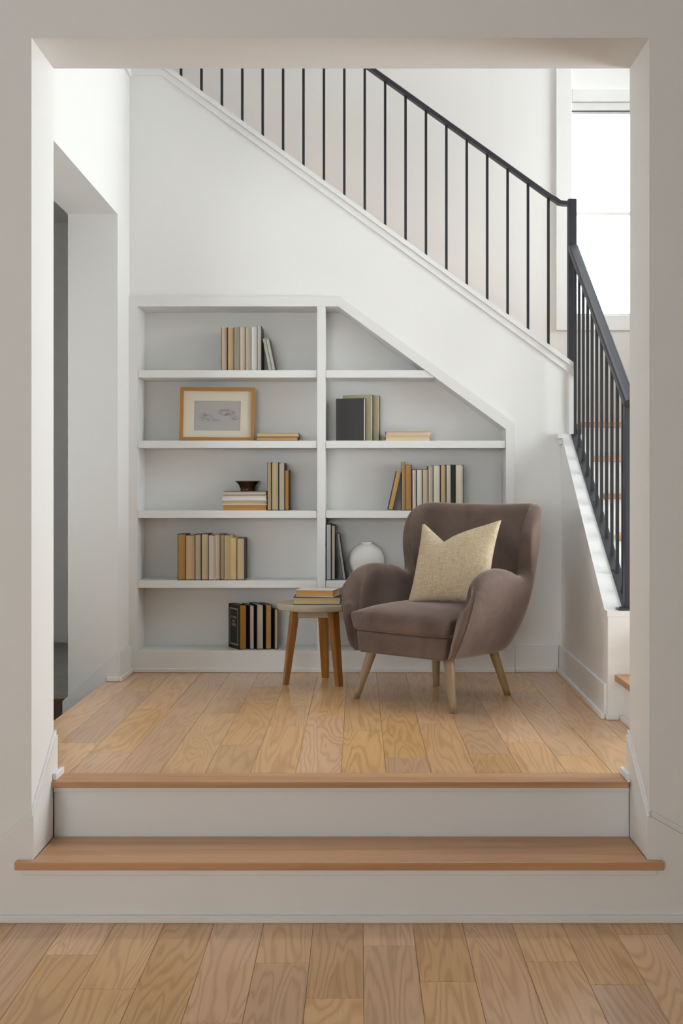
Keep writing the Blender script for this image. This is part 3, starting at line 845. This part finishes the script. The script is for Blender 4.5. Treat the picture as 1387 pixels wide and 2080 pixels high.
def row(items, z, group, depth=0.135, front=5.532):
    for it in items:
        x0, x1, ytop, base_y, page, cover, label = it[:7]
        kw_ = it[7] if len(it) > 7 else {}
        t = (x1 - x0) * U - 0.0006
        h = (base_y - ytop) * U
        d = kw_.pop('d', depth)
        off = kw_.pop('off', 0.0)
        book(((SX(x0) + SX(x1)) / 2, front + off + d / 2, z + 0.0002), t, h, d, page, cover, label, group, **kw_)

def stack(items, z, group, depth=0.14, front=5.534):
    zz = z
    for x0, x1, th, page, cover, label, yaw in items:
        t = th * U
        h = (x1 - x0) * U
        book(((SX(x0) + SX(x1)) / 2, front + depth / 2, zz + 0.0002), t - 0.0004, h, depth, page, cover, label, group, rot=(0, 0, math.radians(yaw)), lay_flat=True)
        zz += t

g = 'books on the top left shelf'
row([(448.4, 460.8, 664, 752, (206, 184, 162), (40, 30, 28), 'pinkish-edged book with dark cover, leftmost on the top left shelf'),
     (461.0, 474.6, 664, 752, (204, 176, 138), (44, 38, 36), 'tan-edged book, second from left on the top left shelf', dict(off=0.002)),
     (474.8, 486.0, 662, 752, (186, 182, 166), (172, 166, 150), 'grey-green book, third from left on the top left shelf', dict(off=0.004)),
     (486.2, 497.6, 663, 752, (222, 202, 182), (120, 112, 100), 'peach-edged book in the middle of the top left shelf row', dict(off=-0.002)),
     (497.8, 509.8, 664.5, 752, (196, 184, 168), (160, 148, 132), 'beige book between the peach and the white book on the top left shelf'),
     (510.0, 521.2, 662.5, 752, (222, 220, 216), (206, 204, 200), 'pale grey-white book left of the charcoal book on the top left shelf'),
     (521.4, 530.6, 661, 752, (214, 204, 192), (50, 52, 58), 'charcoal-covered book with pale pages, last upright one on the top left shelf')], SHZ[0], g)
book((SX(548.6), 5.60, SHZ[0] + 0.0016), 0.0135, 0.165, 0.12, (216, 214, 206), (200, 198, 190), 'slim pale book leaning against the charcoal book on the top left shelf', g, rot=(0, math.radians(-11.5), 0))
book((SX(555.6), 5.60, SHZ[0] + 0.0024), 0.0180, 0.162, 0.12, (220, 216, 202), (70, 66, 62), 'leaning cream book with dark cover at the right end of the top left shelf', g, rot=(0, math.radians(-11.5), 0))

g = 'flat books beside the framed sketch'
stack([(519.5, 604, 8.4, (214, 158, 100), (56, 40, 30), 'orange-edged book lying under another beside the framed sketch', 0),
       (520.5, 606, 7.8, (214, 190, 150), (196, 176, 140), 'tan book lying on top beside the framed sketch', 0)], SHZ[1], g)

g = 'flat books under the bronze bowl'
stack([(451.4, 541.4, 11.4, (196, 142, 84), (204, 168, 120), 'orange-brown book at the bottom of the stack under the bowl', 0),
       (449, 541.8, 9.0, (212, 186, 144), (222, 214, 200), 'tan-edged book second from the bottom under the bowl', 0.6),
       (449.5, 541.6, 10.6, (232, 226, 220), (216, 208, 198), 'white book second from the top under the bowl', -0.5),
       (453, 541, 8.6, (216, 200, 178), (62, 50, 42), 'dark-covered cream-edged book directly under the bowl', 0)], SHZ[2], g)
g = 'upright books beside the bowl stack'
row([(542.2, 550.8, 938, 1036, (206, 184, 148), (26, 22, 20), 'thin cream-edged book touching the stack under the bowl'),
     (551.0, 565.4, 938, 1036, (202, 182, 148), (34, 28, 24), 'thick tan-edged book, second from the bowl stack'),
     (565.6, 577.8, 939, 1036, (206, 194, 174), (30, 26, 24), 'grey-cream book between the thick tan and the short orange book', dict(off=0.003)),
     (578.0, 586.4, 953.5, 1036, (208, 148, 76), (36, 28, 22), 'short orange-edged book right of the bowl stack')], SHZ[2], g)

g = 'books on the fourth left shelf'
row([(360, 377, 1084.5, 1178, (190, 146, 88), (30, 24, 20), 'orange-brown edged book at the left end of the fourth left shelf'),
     (377.4, 394.4, 1087, 1178, (208, 178, 138), (206, 178, 134), 'thick tan book next to the orange-brown one on the fourth left shelf', dict(off=-0.004)),
     (394.8, 407.8, 1085, 1178, (202, 188, 162), (42, 36, 32), 'dark-bound grey-cream book, third on the fourth left shelf'),
     (408.0, 423.0, 1084, 1178, (212, 192, 156), (48, 40, 34), 'thick cream book, fourth on the fourth left shelf', dict(off=-0.002)),
     (423.2, 435.8, 1086.5, 1178, (218, 206, 194), (200, 188, 176), 'whitish book in the middle of the fourth left shelf', dict(off=-0.003)),
     (436.0, 445.4, 1085, 1178, (220, 200, 182), (186, 172, 156), 'slim pinkish-white book on the fourth left shelf'),
     (445.6, 455.0, 1085, 1178, (190, 170, 138), (46, 38, 32), 'slim khaki-edged book with dark cover on the fourth left shelf', dict(off=0.003)),
     (455.2, 467.2, 1086.5, 1178, (204, 186, 144), (222, 200, 142), 'olive-cream book with pale yellow cover on the fourth left shelf', dict(off=-0.002)),
     (467.5, 479.6, 1091, 1178, (224, 198, 152), (222, 186, 126), 'yellow-cream book, second from right on the fourth left shelf', dict(off=-0.004)),
     (479.9, 496.2, 1092.5, 1178, (214, 190, 158), (52, 46, 40), 'cream book with dark cover at the right end of the fourth left shelf', dict(off=-0.002))], SHZ[3], g)

# bottom left: books turned so that their covers show
g = 'black books on the bottom left shelf'
def yawed(xc, yc, t, h, d, yaw, page, cover, label, grp, z, **kw_):
    return book((xc, yc, z + 0.0002), t, h, d, page, cover, label, grp, rot=(0, 0, math.radians(yaw)), **kw_)
bb0 = yawed(SX(478.6), 5.602, 0.0385, 0.2215, 0.132, 31, (178, 128, 44), (16, 15, 14), 'black book with gold-framed cover and gilt pages on the bottom shelf', g, BASEZ)
yawed(SX(499.6), 5.610, 0.0235, 0.2195, 0.130, 24, (222, 208, 198), (14, 13, 14), 'black book with white pages beside the gold-framed book', g, BASEZ)
yawed(SX(516.8), 5.612, 0.0345, 0.2235, 0.135, 22, (216, 206, 188), (15, 14, 14), 'thick black book with cream pages in the middle of the bottom shelf', g, BASEZ)
yawed(SX(534.4), 5.612, 0.0300, 0.2225, 0.130, 22, (206, 158, 102), (14, 13, 17), 'black book with orange pages on the bottom shelf', g, BASEZ)
yawed(SX(549.6), 5.610, 0.0195, 0.2000, 0.125, 24, (220, 196, 172), (12, 11, 12), 'short slim black book at the right end of the bottom shelf', g, BASEZ)
# gilt frame and lettering on the first cover (left board, outer face at local x = -t/2)
M_GILT = plain('dull_gilt', srgb(150, 140, 108), 0.5)
xg = -0.0385 / 2 - 0.0004
cov = [c for c in bb0.children if c.name.startswith('cover')][0]
gf = boxes('gilt_border', [(xg, xg + 0.0003, -0.046, 0.052, 0.196, 0.203), (xg, xg + 0.0003, -0.046, 0.052, 0.018, 0.025),
                           (xg, xg + 0.0003, -0.046, -0.041, 0.025, 0.196), (xg, xg + 0.0003, 0.047, 0.052, 0.025, 0.196)], M_GILT, cov)
M_INK = plain('pale_gilt_ink', srgb(190, 172, 140), 0.6)
for txt, zz, sz in (('W HAAS', 0.152, 0.016), ('PAR', 0.131, 0.018), ('TIMES', 0.112, 0.020)):
    cu = bpy.data.curves.new('lettering', 'FONT')
    cu.body = txt; cu.size = sz; cu.align_x = 'CENTER'; cu.extrude = 0.0001
    cu.materials.append(M_INK)
    tmp = bpy.data.objects.new('lettering_curve', cu)
    tme = bpy.data.meshes.new_from_object(tmp)
    bpy.data.objects.remove(tmp)
    o = link('lettering', tme, M_INK, cov)
    o.rotation_euler = (R90, 0, -R90)
    o.location = (xg - 0.0001, 0.004, zz)

# right bay, second shelf
g = 'large books on the right shelf'
yawed(-0.0385, 5.5735, 0.030, 0.2135, 0.148, 72, (222, 216, 208), (62, 60, 60), 'large charcoal book with its cover facing out on the right shelf', g, SHZ[1])
yawed(-0.0030, 5.6065, 0.030, 0.2340, 0.152, 72, (214, 208, 188), (186, 176, 146), 'tall khaki book standing directly behind the charcoal book', g, SHZ[1], back=(20, 19, 19), board=0.0035)
yawed(0.0330, 5.6380, 0.026, 0.2330, 0.152, 72, (216, 208, 186), (190, 180, 150), 'tall khaki book with a black right edge, rearmost behind the charcoal book', g, SHZ[1], back=(20, 19, 19), board=0.0035)
g = 'flat books on the right shelf'
stack([(782.6, 874, 9.8, (226, 206, 168), (222, 204, 166), 'cream book lying beneath another on the right shelf', 0),
       (783.7, 876, 9.8, (224, 198, 174), (196, 168, 146), 'peach book lying on the cream book on the right shelf', 0)], SHZ[1], g)

# right bay, third shelf
g = 'books above the armchair'
book((SX(793.0), 5.60, SHZ[2] + 0.0031), 0.0255, 0.196, 0.13, (206, 164, 110), (34, 28, 22), 'orange-edged book leaning right on the shelf above the armchair', g, rot=(0, math.radians(12.8), 0))
row([(816.4, 823.6, 936, 1036, (186, 152, 110), (176, 148, 112), 'thin tall brown book beside the leaning one'),
     (823.8, 836.8, 943, 1036, (188, 142, 84), (40, 30, 22), 'brown-edged book with dark cover, third above the armchair', dict(off=0.003)),
     (837.0, 846.0, 953, 1036, (228, 214, 200), (46, 38, 34), 'short pinkish-white book above the armchair'),
     (846.2, 858.2, 952.5, 1036, (226, 220, 206), (40, 36, 32), 'short white-paged book above the armchair'),
     (858.4, 870.0, 952, 1036, (210, 192, 160), (110, 92, 78), 'short khaki-edged book above the armchair back', dict(off=0.002)),
     (870.2, 879.6, 945.5, 1036, (206, 196, 174), (150, 138, 122), 'slim grey-cream book above the armchair back'),
     (879.8, 894.8, 944, 1036, (224, 216, 198), (36, 32, 30), 'thick cream book left of the tan book above the armchair'),
     (895.0, 906.2, 943.5, 1036, (206, 178, 136), (40, 34, 30), 'tan-edged book with dark covers above the armchair'),
     (906.4, 916.8, 943, 1036, (220, 210, 188), (42, 36, 32), 'cream book left of the black spine above the armchair'),
     (917.0, 925.0, 943, 1036, (24, 22, 22), (14, 13, 13), 'black book between two cream books above the armchair', dict(spine_front=True)),
     (925.2, 941.6, 943, 1036, (222, 212, 192), (34, 30, 28), 'thick cream book at the right end above the armchair')], SHZ[2], g)

# right bay, fourth shelf
g = 'books beside the white vase'
row([(662.2, 672.6, 1063.5, 1177.5, (204, 206, 212), (16, 15, 16), 'black-bound book with grey-white pages against the bookcase divider'),
     (673.0, 680.6, 1066, 1177.5, (212, 200, 178), (14, 13, 14), 'slim black-bound book with cream pages near the divider')], SHZ[3], g, depth=0.14)
book((SX(699.5), 5.605, SHZ[3] + 0.0016), 0.0150, 0.234, 0.13, (196, 190, 184), (14, 13, 14), 'black book leaning left beside the white vase', g, rot=(0, math.radians(-8.0), 0))

# ------------------------------------------------------------------ vase, bowl, framed sketch
vase = lathe('vase', [(0.0, 0.0), (0.034, 0.0), (0.040, 0.004), (0.068, 0.030), (0.086, 0.060), (0.0925, 0.090), (0.090, 0.115), (0.079, 0.142), (0.060, 0.163), (0.040, 0.1745),
                      (0.033, 0.177), (0.0315, 0.181), (0.0320, 0.187), (0.0300, 0.188), (0.0285, 0.184), (0.0285, 0.176), (0.05, 0.155), (0.075, 0.10), (0.03, 0.01), (0.0, 0.008)], M_CERAMIC, n=56)
vase.location = (SX(743.5), 5.607, SHZ[3] + 0.0002)
tag(vase, 'round matte white vase on the shelf behind the armchair', 'vase')
bowl = lathe('bowl', [(0.0, 0.0), (0.036, 0.0), (0.0375, 0.003), (0.036, 0.007), (0.039, 0.018), (0.046, 0.033), (0.056, 0.043), (0.0645, 0.0485), (0.0635, 0.050),
                      (0.054, 0.0455), (0.044, 0.036), (0.036, 0.02), (0.030, 0.010), (0.0, 0.008)], M_BRONZE, n=48)
bowl.location = (SX(498.8), 5.612, SHZ[2] + 39.6 * U + 0.0004)
tag(bowl, 'flared dark bronze bowl on a stack of books', 'bowl')

pf = tag(empty('picture_frame', (SX(437.2), 5.575, SHZ[1] + 0.0012), (math.radians(-6), math.radians(0.35), 0)), 'honey wood framed grey sketch leaning on the left shelf', 'picture')
W, H, FWD = 153.5 * U, 111 * U, 0.0175
bm = bmesh.new()
for pts_ in ([(-W / 2, 0), (W / 2, 0), (W / 2 - FWD, FWD), (-W / 2 + FWD, FWD)], [(-W / 2, H), (W / 2, H), (W / 2 - FWD, H - FWD), (-W / 2 + FWD, H - FWD)],
             [(-W / 2, 0), (-W / 2 + FWD, FWD), (-W / 2 + FWD, H - FWD), (-W / 2, H)], [(W / 2, 0), (W / 2 - FWD, FWD), (W / 2 - FWD, H - FWD), (W / 2, H)]):
    bm_prism(bm, pts_, 'Y', -0.009, 0.009)
link('frame', finish(bm, 'frame'), M_FRAMEWOOD, pf)
box('backing', -W / 2 + 0.004, W / 2 - 0.004, 0.005, 0.0085, 0.004, H - 0.004, M_MAT, pf)
aw, ah, az = 95.5 * U, 62 * U, 0.052
ix, iz0, iz1 = W / 2 - FWD + 0.001, FWD - 0.001, H - FWD + 0.001
boxes('mat_board', [(-ix, -aw / 2, 0.0, 0.002, iz0, iz1), (aw / 2, ix, 0.0, 0.002, iz0, iz1), (-aw / 2, aw / 2, 0.0, 0.002, iz0, az), (-aw / 2, aw / 2, 0.0, 0.002, az + ah, iz1)], M_MAT, pf)
ar = box('print', -aw / 2, aw / 2, 0.0025, 0.0035, -ah / 2, ah / 2, M_ART, pf)
ar.location = (0, 0, az + ah / 2)

# ------------------------------------------------------------------ side table with books
ST = Vector((-0.195, 5.186, 0))
st = tag(empty('side_table', ST), 'small round side table with three splayed brown legs left of the armchair', 'side table')
lathe('table_top', [(0, 0.352), (0.180, 0.352), (0.1845, 0.356), (0.1855, 0.364), (0.184, 0.376), (0.179, 0.380), (0, 0.380)], M_CONC, st, 96, False).location = (0, 0, 0)
box('apron', -0.086, 0.060, -0.062, 0.062, 0.314, 0.3515, M_CONC, st, 0.003)
def flat_leg(foot, top, wb, wt, name, parent, mat, facing, n=6):
    foot, top = Vector(foot), Vector(top)
    ax = (top - foot).normalized()
    f = Vector(facing); f = (f - ax * f.dot(ax)).normalized()
    s = ax.cross(f)
    bm = bmesh.new()
    rings = []
    for k in range(n + 1):
        q = k / n
        p = foot.lerp(top, q)
        w = wb + (wt - wb) * (q ** 0.8)
        th = w * 0.78
        c = 0.22
        pr = [(-1, -1 + c), (-1, 1 - c), (-1 + c, 1), (1 - c, 1), (1, 1 - c), (1, -1 + c), (1 - c, -1), (-1 + c, -1)]
        rg = []
        for a, b in pr:
            v = p + s * (a * w / 2) + f * (b * th / 2)
            if k == 0: v.z = foot.z
            rg.append(bm.verts.new(v))
        rings.append(rg)
    for a, b in zip(rings, rings[1:]):
        for i in range(8):
            bm.faces.new((a[i], a[(i + 1) % 8], b[(i + 1) % 8], b[i]))
    bm.faces.new(rings[0][::-1]); bm.faces.new(rings[-1])
    return link(name, finish(bm, name), mat, parent)
for fx, fy in ((-0.143, -0.046), (0.0363, 0.143), (0.1068, -0.098)):
    r = math.hypot(fx, fy)
    q = 0.105 / r
    flat_leg((fx, fy, 0.004), (fx * q, fy * q, 0.351), 0.032, 0.047, 'leg', st, M_ACACIA, (fx, fy, 0))
    o = lathe('foot_pad', [(0, 0.0), (0.009, 0.0), (0.0095, 0.004), (0, 0.0042)], M_MAT, st, 14)
    o.location = (fx, fy, 0)
g = 'books on the side table'
b1 = book((-0.190, 5.150, 0.3803), 0.0345, 0.215, 0.150, (214, 190, 146), (44, 38, 38), 'thick black-covered book lying on the side table', g, rot=(0, 0, math.radians(-1.0)), lay_flat=True)
b2 = book((-0.190, 5.152, 0.4152), 0.0310, 0.178, 0.128, (224, 170, 100), (226, 220, 214), 'white-covered book with orange pages on top of the side table stack', g, rot=(0, 0, math.radians(-12)), lay_flat=True)

# ------------------------------------------------------------------ armchair
CH = Vector((0.348, 4.83, 0))
AC = tag(empty('armchair', CH, (0, 0, math.radians(-38.3))), 'mauve velvet wingback armchair with pale tapered wood legs', 'armchair')

def catmull(P, s):
    n = len(P) - 1
    i = min(int(s), n - 1); f = s - i
    def g(k): return P[max(0, min(n, k))]
    a, b, c, d = g(i - 1), g(i), g(i + 1), g(i + 2)
    return [0.5 * ((2 * b[k]) + (-a[k] + c[k]) * f + (2 * a[k] - 5 * b[k] + 4 * c[k] - d[k]) * f * f + (-a[k] + 3 * b[k] - 3 * c[k] + d[k]) * f ** 3) for k in range(len(b))]

# stations of the right half: bottom x,y | mid x,y,z | top x,y,z | thickness at top, at bottom | bottom z
ST_ = [
    (0.238, -0.283, 0.284, -0.285, 0.33, 0.312, -0.272, 0.430, 0.056, 0.040, 0.215),
    (0.250, -0.262, 0.320, -0.262, 0.36, 0.344, -0.228, 0.518, 0.082, 0.050, 0.213),
    (0.256, -0.200, 0.340, -0.200, 0.39, 0.358, -0.155, 0.566, 0.092, 0.058, 0.211),
    (0.256, -0.110, 0.347, -0.100, 0.40, 0.359, -0.055, 0.582, 0.095, 0.060, 0.208),
    (0.250, 0.010, 0.337, 0.040, 0.40, 0.348, 0.065, 0.568, 0.092, 0.060, 0.205),
    (0.240, 0.110, 0.335, 0.150, 0.41, 0.342, 0.165, 0.536, 0.085, 0.060, 0.202),
    (0.228, 0.170, 0.330, 0.215, 0.44, 0.340, 0.215, 0.560, 0.072, 0.060, 0.200),
    (0.218, 0.200, 0.322, 0.250, 0.46, 0.347, 0.206, 0.665, 0.060, 0.060, 0.199),
    (0.205, 0.225, 0.310, 0.283, 0.48, 0.348, 0.222, 0.752, 0.055, 0.062, 0.198),
    (0.190, 0.243, 0.295, 0.312, 0.50, 0.344, 0.268, 0.812, 0.058, 0.065, 0.198),
    (0.165, 0.257, 0.268, 0.338, 0.50, 0.325, 0.340, 0.842, 0.068, 0.070, 0.198),
    (0.125, 0.266, 0.220, 0.356, 0.50, 0.265, 0.393, 0.850, 0.080, 0.080, 0.198),
    (0.065, 0.270, 0.115, 0.366, 0.50, 0.140, 0.415, 0.846, 0.088, 0.088, 0.198),
    (0.000, 0.271, 0.000, 0.369, 0.50, 0.000, 0.420, 0.844, 0.090, 0.090, 0.198),
]
def mirror(s): return (-s[0], s[1], -s[2], s[3], s[4], -s[5], s[6], s[7], s[8], s[9], s[10])
FULL = ST_ + [mirror(s) for s in ST_[-2::-1]]
SUB = 3
NST = (len(FULL) - 1) * SUB
sec = [catmull(FULL, i / SUB) for i in range(NST + 1)]
def quad(p0, p1, p2, t1, t):
    # quadratic through p0 (t=0), p1 (t=t1), p2 (t=1)
    l0 = (t - t1) * (t - 1) / (t1); l1 = t * (t - 1) / (t1 * (t1 - 1)); l2 = t * (t - t1) / (1 - t1)
    return p0 * l0 + p1 * l1 + p2 * l2
def section(i):
    s = sec[i]
    p, q = sec[max(0, i - 1)], sec[min(NST, i + 1)]
    b = Vector((s[0], s[1], s[10])); m = Vector((s[2], s[3], s[4])); t = Vector((s[5], s[6], s[7]))
    tan = Vector((q[2] - p[2], q[3] - p[3], 0)).normalized()
    nrm = Vector((-tan.y, tan.x, 0))
    c = Vector((0, 0.0, 0)) - Vector((s[2], s[3], 0))
    if nrm.dot(c) < 0: nrm = -nrm
    t1 = (m.z - b.z) / (t.z - b.z)
    out = []
    T = s[8]; Bt = s[9]
    r = T / 2
    hz = t.z - b.z
    # outer side, bottom to shoulder
    for k in range(7):
        u = k / 6 * (1 - r * 0.95 / hz)
        out.append(quad(b, m, t, t1, u))
    sh = out[-1]
    topc = Vector((t.x, t.y, t.z)) + nrm * r
    # crown
    for a in (150, 120, 90, 60, 30):
        a = math.radians(a)
        out.append(Vector((topc.x, topc.y, t.z - r)) + nrm * (math.cos(a) * r) + Vector((0, 0, math.sin(a) * r)))
    # inner side going down
    for k in range(6, -1, -1):
        u = k / 6 * (1 - r * 0.95 / hz)
        w = k / 6
        out.append(quad(b, m, t, t1, u) + nrm * (Bt + (T - Bt) * w))
    return out
bm = bmesh.new()
secs = [section(i) for i in range(NST + 1)]
fwd = Vector((0, -1, 0))
def capring(pts, f, push):
    c = sum(pts, Vector()) / len(pts)
    return [Vector((c.x + (p.x - c.x) * f, p.y, c.z + (p.z - c.z) * (1 - (1 - f) * 0.35))) + fwd * push for p in pts]
loops = [capring(secs[0], 0.40, 0.019), capring(secs[0], 0.72, 0.016), capring(secs[0], 0.93, 0.009)] + secs + [capring(secs[-1], 0.93, 0.009), capring(secs[-1], 0.72, 0.016), capring(secs[-1], 0.40, 0.019)]
V = [[bm.verts.new(p) for p in lp] for lp in loops]
m_ = len(V[0])
for a, b in zip(V, V[1:]):
    for k in range(m_):
        bm.faces.new((a[k], a[(k + 1) % m_], b[(k + 1) % m_], b[k]))
def close(ring):
    # strip-fill a ring: outer side k with inner side m-1-k
    i, j = 0, m_ - 1
    while i + 1 < j - 1 or i + 1 == j - 1:
        if i + 1 == j - 1:
            bm.faces.new((ring[i], ring[i + 1], ring[j])); break
        bm.faces.new((ring[i], ring[i + 1], ring[j - 1], ring[j]))
        i += 1; j -= 1
close(V[0]); close(V[-1])
me = finish(bm, 'shell')
sh = link('upholstered_shell', me, M_VELVET, AC, True)
md = sh.modifiers.new('Subdivision', 'SUBSURF'); md.levels = 1; md.render_levels = 2

def soft_box(name, w0, w1, y0, y1, z0, z1, mat, parent, crown=0.0, r=0.03, nx=10, ny=10, taper_back=1.0, front_bow=0.0):
    """rounded upholstered block, w0/w1 half widths at bottom/top"""
    bm = bmesh.new()
    def P(u, v, w):
        hw = (w0 + (w1 - w0) * w) * (1 + (taper_back - 1) * v)
        x = (2 * u - 1) * hw
        y = y0 + (y1 - y0) * v - front_bow * (1 - (2 * u - 1) ** 2) * (1 - v)
        z = z0 + (z1 - z0) * w
        if w > 0.5: z += crown * (1 - (2 * u - 1) ** 4) * (1 - (2 * v - 1) ** 4)
        return Vector((x, y, z))
    grid = {}
    nz = 4
    def vert(i, j, k):
        key = (i, j, k)
        if key not in grid: grid[key] = bm.verts.new(P(i / nx, j / ny, k / nz))
        return grid[key]
    for i in range(nx):
        for j in range(ny):
            bm.faces.new((vert(i, j, 0), vert(i, j + 1, 0), vert(i + 1, j + 1, 0), vert(i + 1, j, 0)))
            bm.faces.new((vert(i, j, nz), vert(i + 1, j, nz), vert(i + 1, j + 1, nz), vert(i, j + 1, nz)))
    for k in range(nz):
        for i in range(nx):
            bm.faces.new((vert(i, 0, k), vert(i + 1, 0, k), vert(i + 1, 0, k + 1), vert(i, 0, k + 1)))
            bm.faces.new((vert(i, ny, k), vert(i, ny, k + 1), vert(i + 1, ny, k + 1), vert(i + 1, ny, k)))
        for j in range(ny):
            bm.faces.new((vert(0, j, k), vert(0, j, k + 1), vert(0, j + 1, k + 1), vert(0, j + 1, k)))
            bm.faces.new((vert(nx, j, k), vert(nx, j + 1, k), vert(nx, j + 1, k + 1), vert(nx, j, k + 1)))
    bmesh.ops.recalc_face_normals(bm, faces=list(bm.faces))
    me = finish(bm, name)
    o = link(name, me, mat, parent, True)
    md = o.modifiers.new('Bevel', 'BEVEL'); md.width = r; md.segments = 4; md.limit_method = 'ANGLE'; md.angle_limit = math.radians(50)
    return o
soft_box('seat_base', 0.222, 0.236, -0.284, 0.235, 0.212, 0.306, M_VELVET, AC, r=0.012, taper_back=0.86)
soft_box('seat_cushion', 0.238, 0.262, -0.302, 0.262, 0.3075, 0.385, M_VELVET, AC, crown=0.038, r=0.022, taper_back=0.95, front_bow=0.008)

def tapered_leg(foot, top, rb, rt, name, parent, mat, n=16):
    foot, top = Vector(foot), Vector(top)
    bm = bmesh.new(); rings = []
    for k in range(7):
        q = k / 6
        p = foot.lerp(top, q); r = rb + (rt - rb) * q
        rings.append([bm.verts.new((p.x + r * math.cos(2 * math.pi * i / n), p.y + r * math.sin(2 * math.pi * i / n), p.z)) for i in range(n)])
    for a, b in zip(rings, rings[1:]):
        for i in range(n):
            bm.faces.new((a[i], a[(i + 1) % n], b[(i + 1) % n], b[i]))
    bm.faces.new(rings[0][::-1]); bm.faces.new(rings[-1])
    return link(name, finish(bm, name), mat, parent, False)
for foot, top in (((-0.272, -0.234, 0.0), (-0.202, -0.196, 0.235)), ((0.238, -0.242, 0.0), (0.182, -0.196, 0.235)),
                  ((0.204, 0.243, 0.0), (0.150, 0.186, 0.235)), ((-0.172, 0.236, 0.0), (-0.140, 0.186, 0.235))):
    o = tapered_leg(foot, top, 0.0145, 0.0245, 'leg', AC, M_LEGOAK)
    for p in o.data.polygons:
        if len(p.vertices) == 4: p.use_smooth = True
# welt seams along the outer front edge of both arms
for idx in (SUB, NST - SUB):
    pts_ = []
    s0 = section(idx)
    for p in s0[:8]:
        pts_.append(p)
    c = sum(s0, Vector()) / len(s0)
    pts2 = [p + Vector(((p.x - c.x) * 0.0, -0.001, 0)) + (p - c).normalized() * 0.0006 for p in pts_]
    link('piping', tube_mesh('piping', pts2, 0.0022, 6), M_VELVET, AC, True)

# ------------------------------------------------------------------ linen cushion (chopped top)
def cushion(w, h, th, notch):
    bm = bmesh.new(); n = 28
    def prof(u, v):
        # u, v in -1..1 ; edge pinch with pointed corners
        x = u * (w / 2) * (1 - 0.075 * (1 - v * v) ** 1.0 * abs(u) ** 3) 
        z = v * (h / 2) * (1 - 0.06 * (1 - u * u) * abs(v) ** 3)
        if v > -0.2:
            k = max(0.0, (v + 0.2) / 1.2)
            z -= notch * k ** 1.5 * (max(0.0, 1 - (u + 0.34) / 1.34) ** 1.35 if u > -0.34 else max(0.0, 1 - (-0.34 - u) / 0.66) ** 1.05)
        t = th / 2 * (max(0.0, (1 - u ** 2)) ** 0.55) * (max(0.0, (1 - v ** 2)) ** 0.5)
        return x, z, t
    F, B = {}, {}
    for i in range(n + 1):
        for j in range(n + 1):
            u, v = -1 + 2 * i / n, -1 + 2 * j / n
            x, z, t = prof(u, v)
            dent = 0.030 * math.exp(-((u + 0.32) / 0.22) ** 2) * max(0, v - 0.15)
            e = i in (0, n) or j in (0, n)
            F[i, j] = bm.verts.new((x, -t + dent, z))
            B[i, j] = F[i, j] if e else bm.verts.new((x, t * 0.8 + dent, z))
    for i in range(n):
        for j in range(n):
            bm.faces.new((F[i, j], F[i + 1, j], F[i + 1, j + 1], F[i, j + 1]))
            bm.faces.new((B[i, j], B[i, j + 1], B[i + 1, j + 1], B[i + 1, j]))
    return finish(bm, 'cushion')
cm = cushion(0.385, 0.385, 0.14, 0.088)
cu = link('throw_pillow', cm, M_LINEN, None, True)
rot = Matrix.Rotation(math.radians(-38.3), 4, 'Z')
lp = Matrix.Translation(CH) @ rot @ Matrix.Translation((0.085, -0.005, 0.595)) @ Matrix.Rotation(math.radians(6), 4, 'Z') @ Matrix.Rotation(math.radians(-24), 4, 'X') @ Matrix.Rotation(math.radians(-2), 4, 'Y')
cu.matrix_world = lp
tag(cu, 'oatmeal linen throw pillow with a chopped top on the armchair', 'pillow')
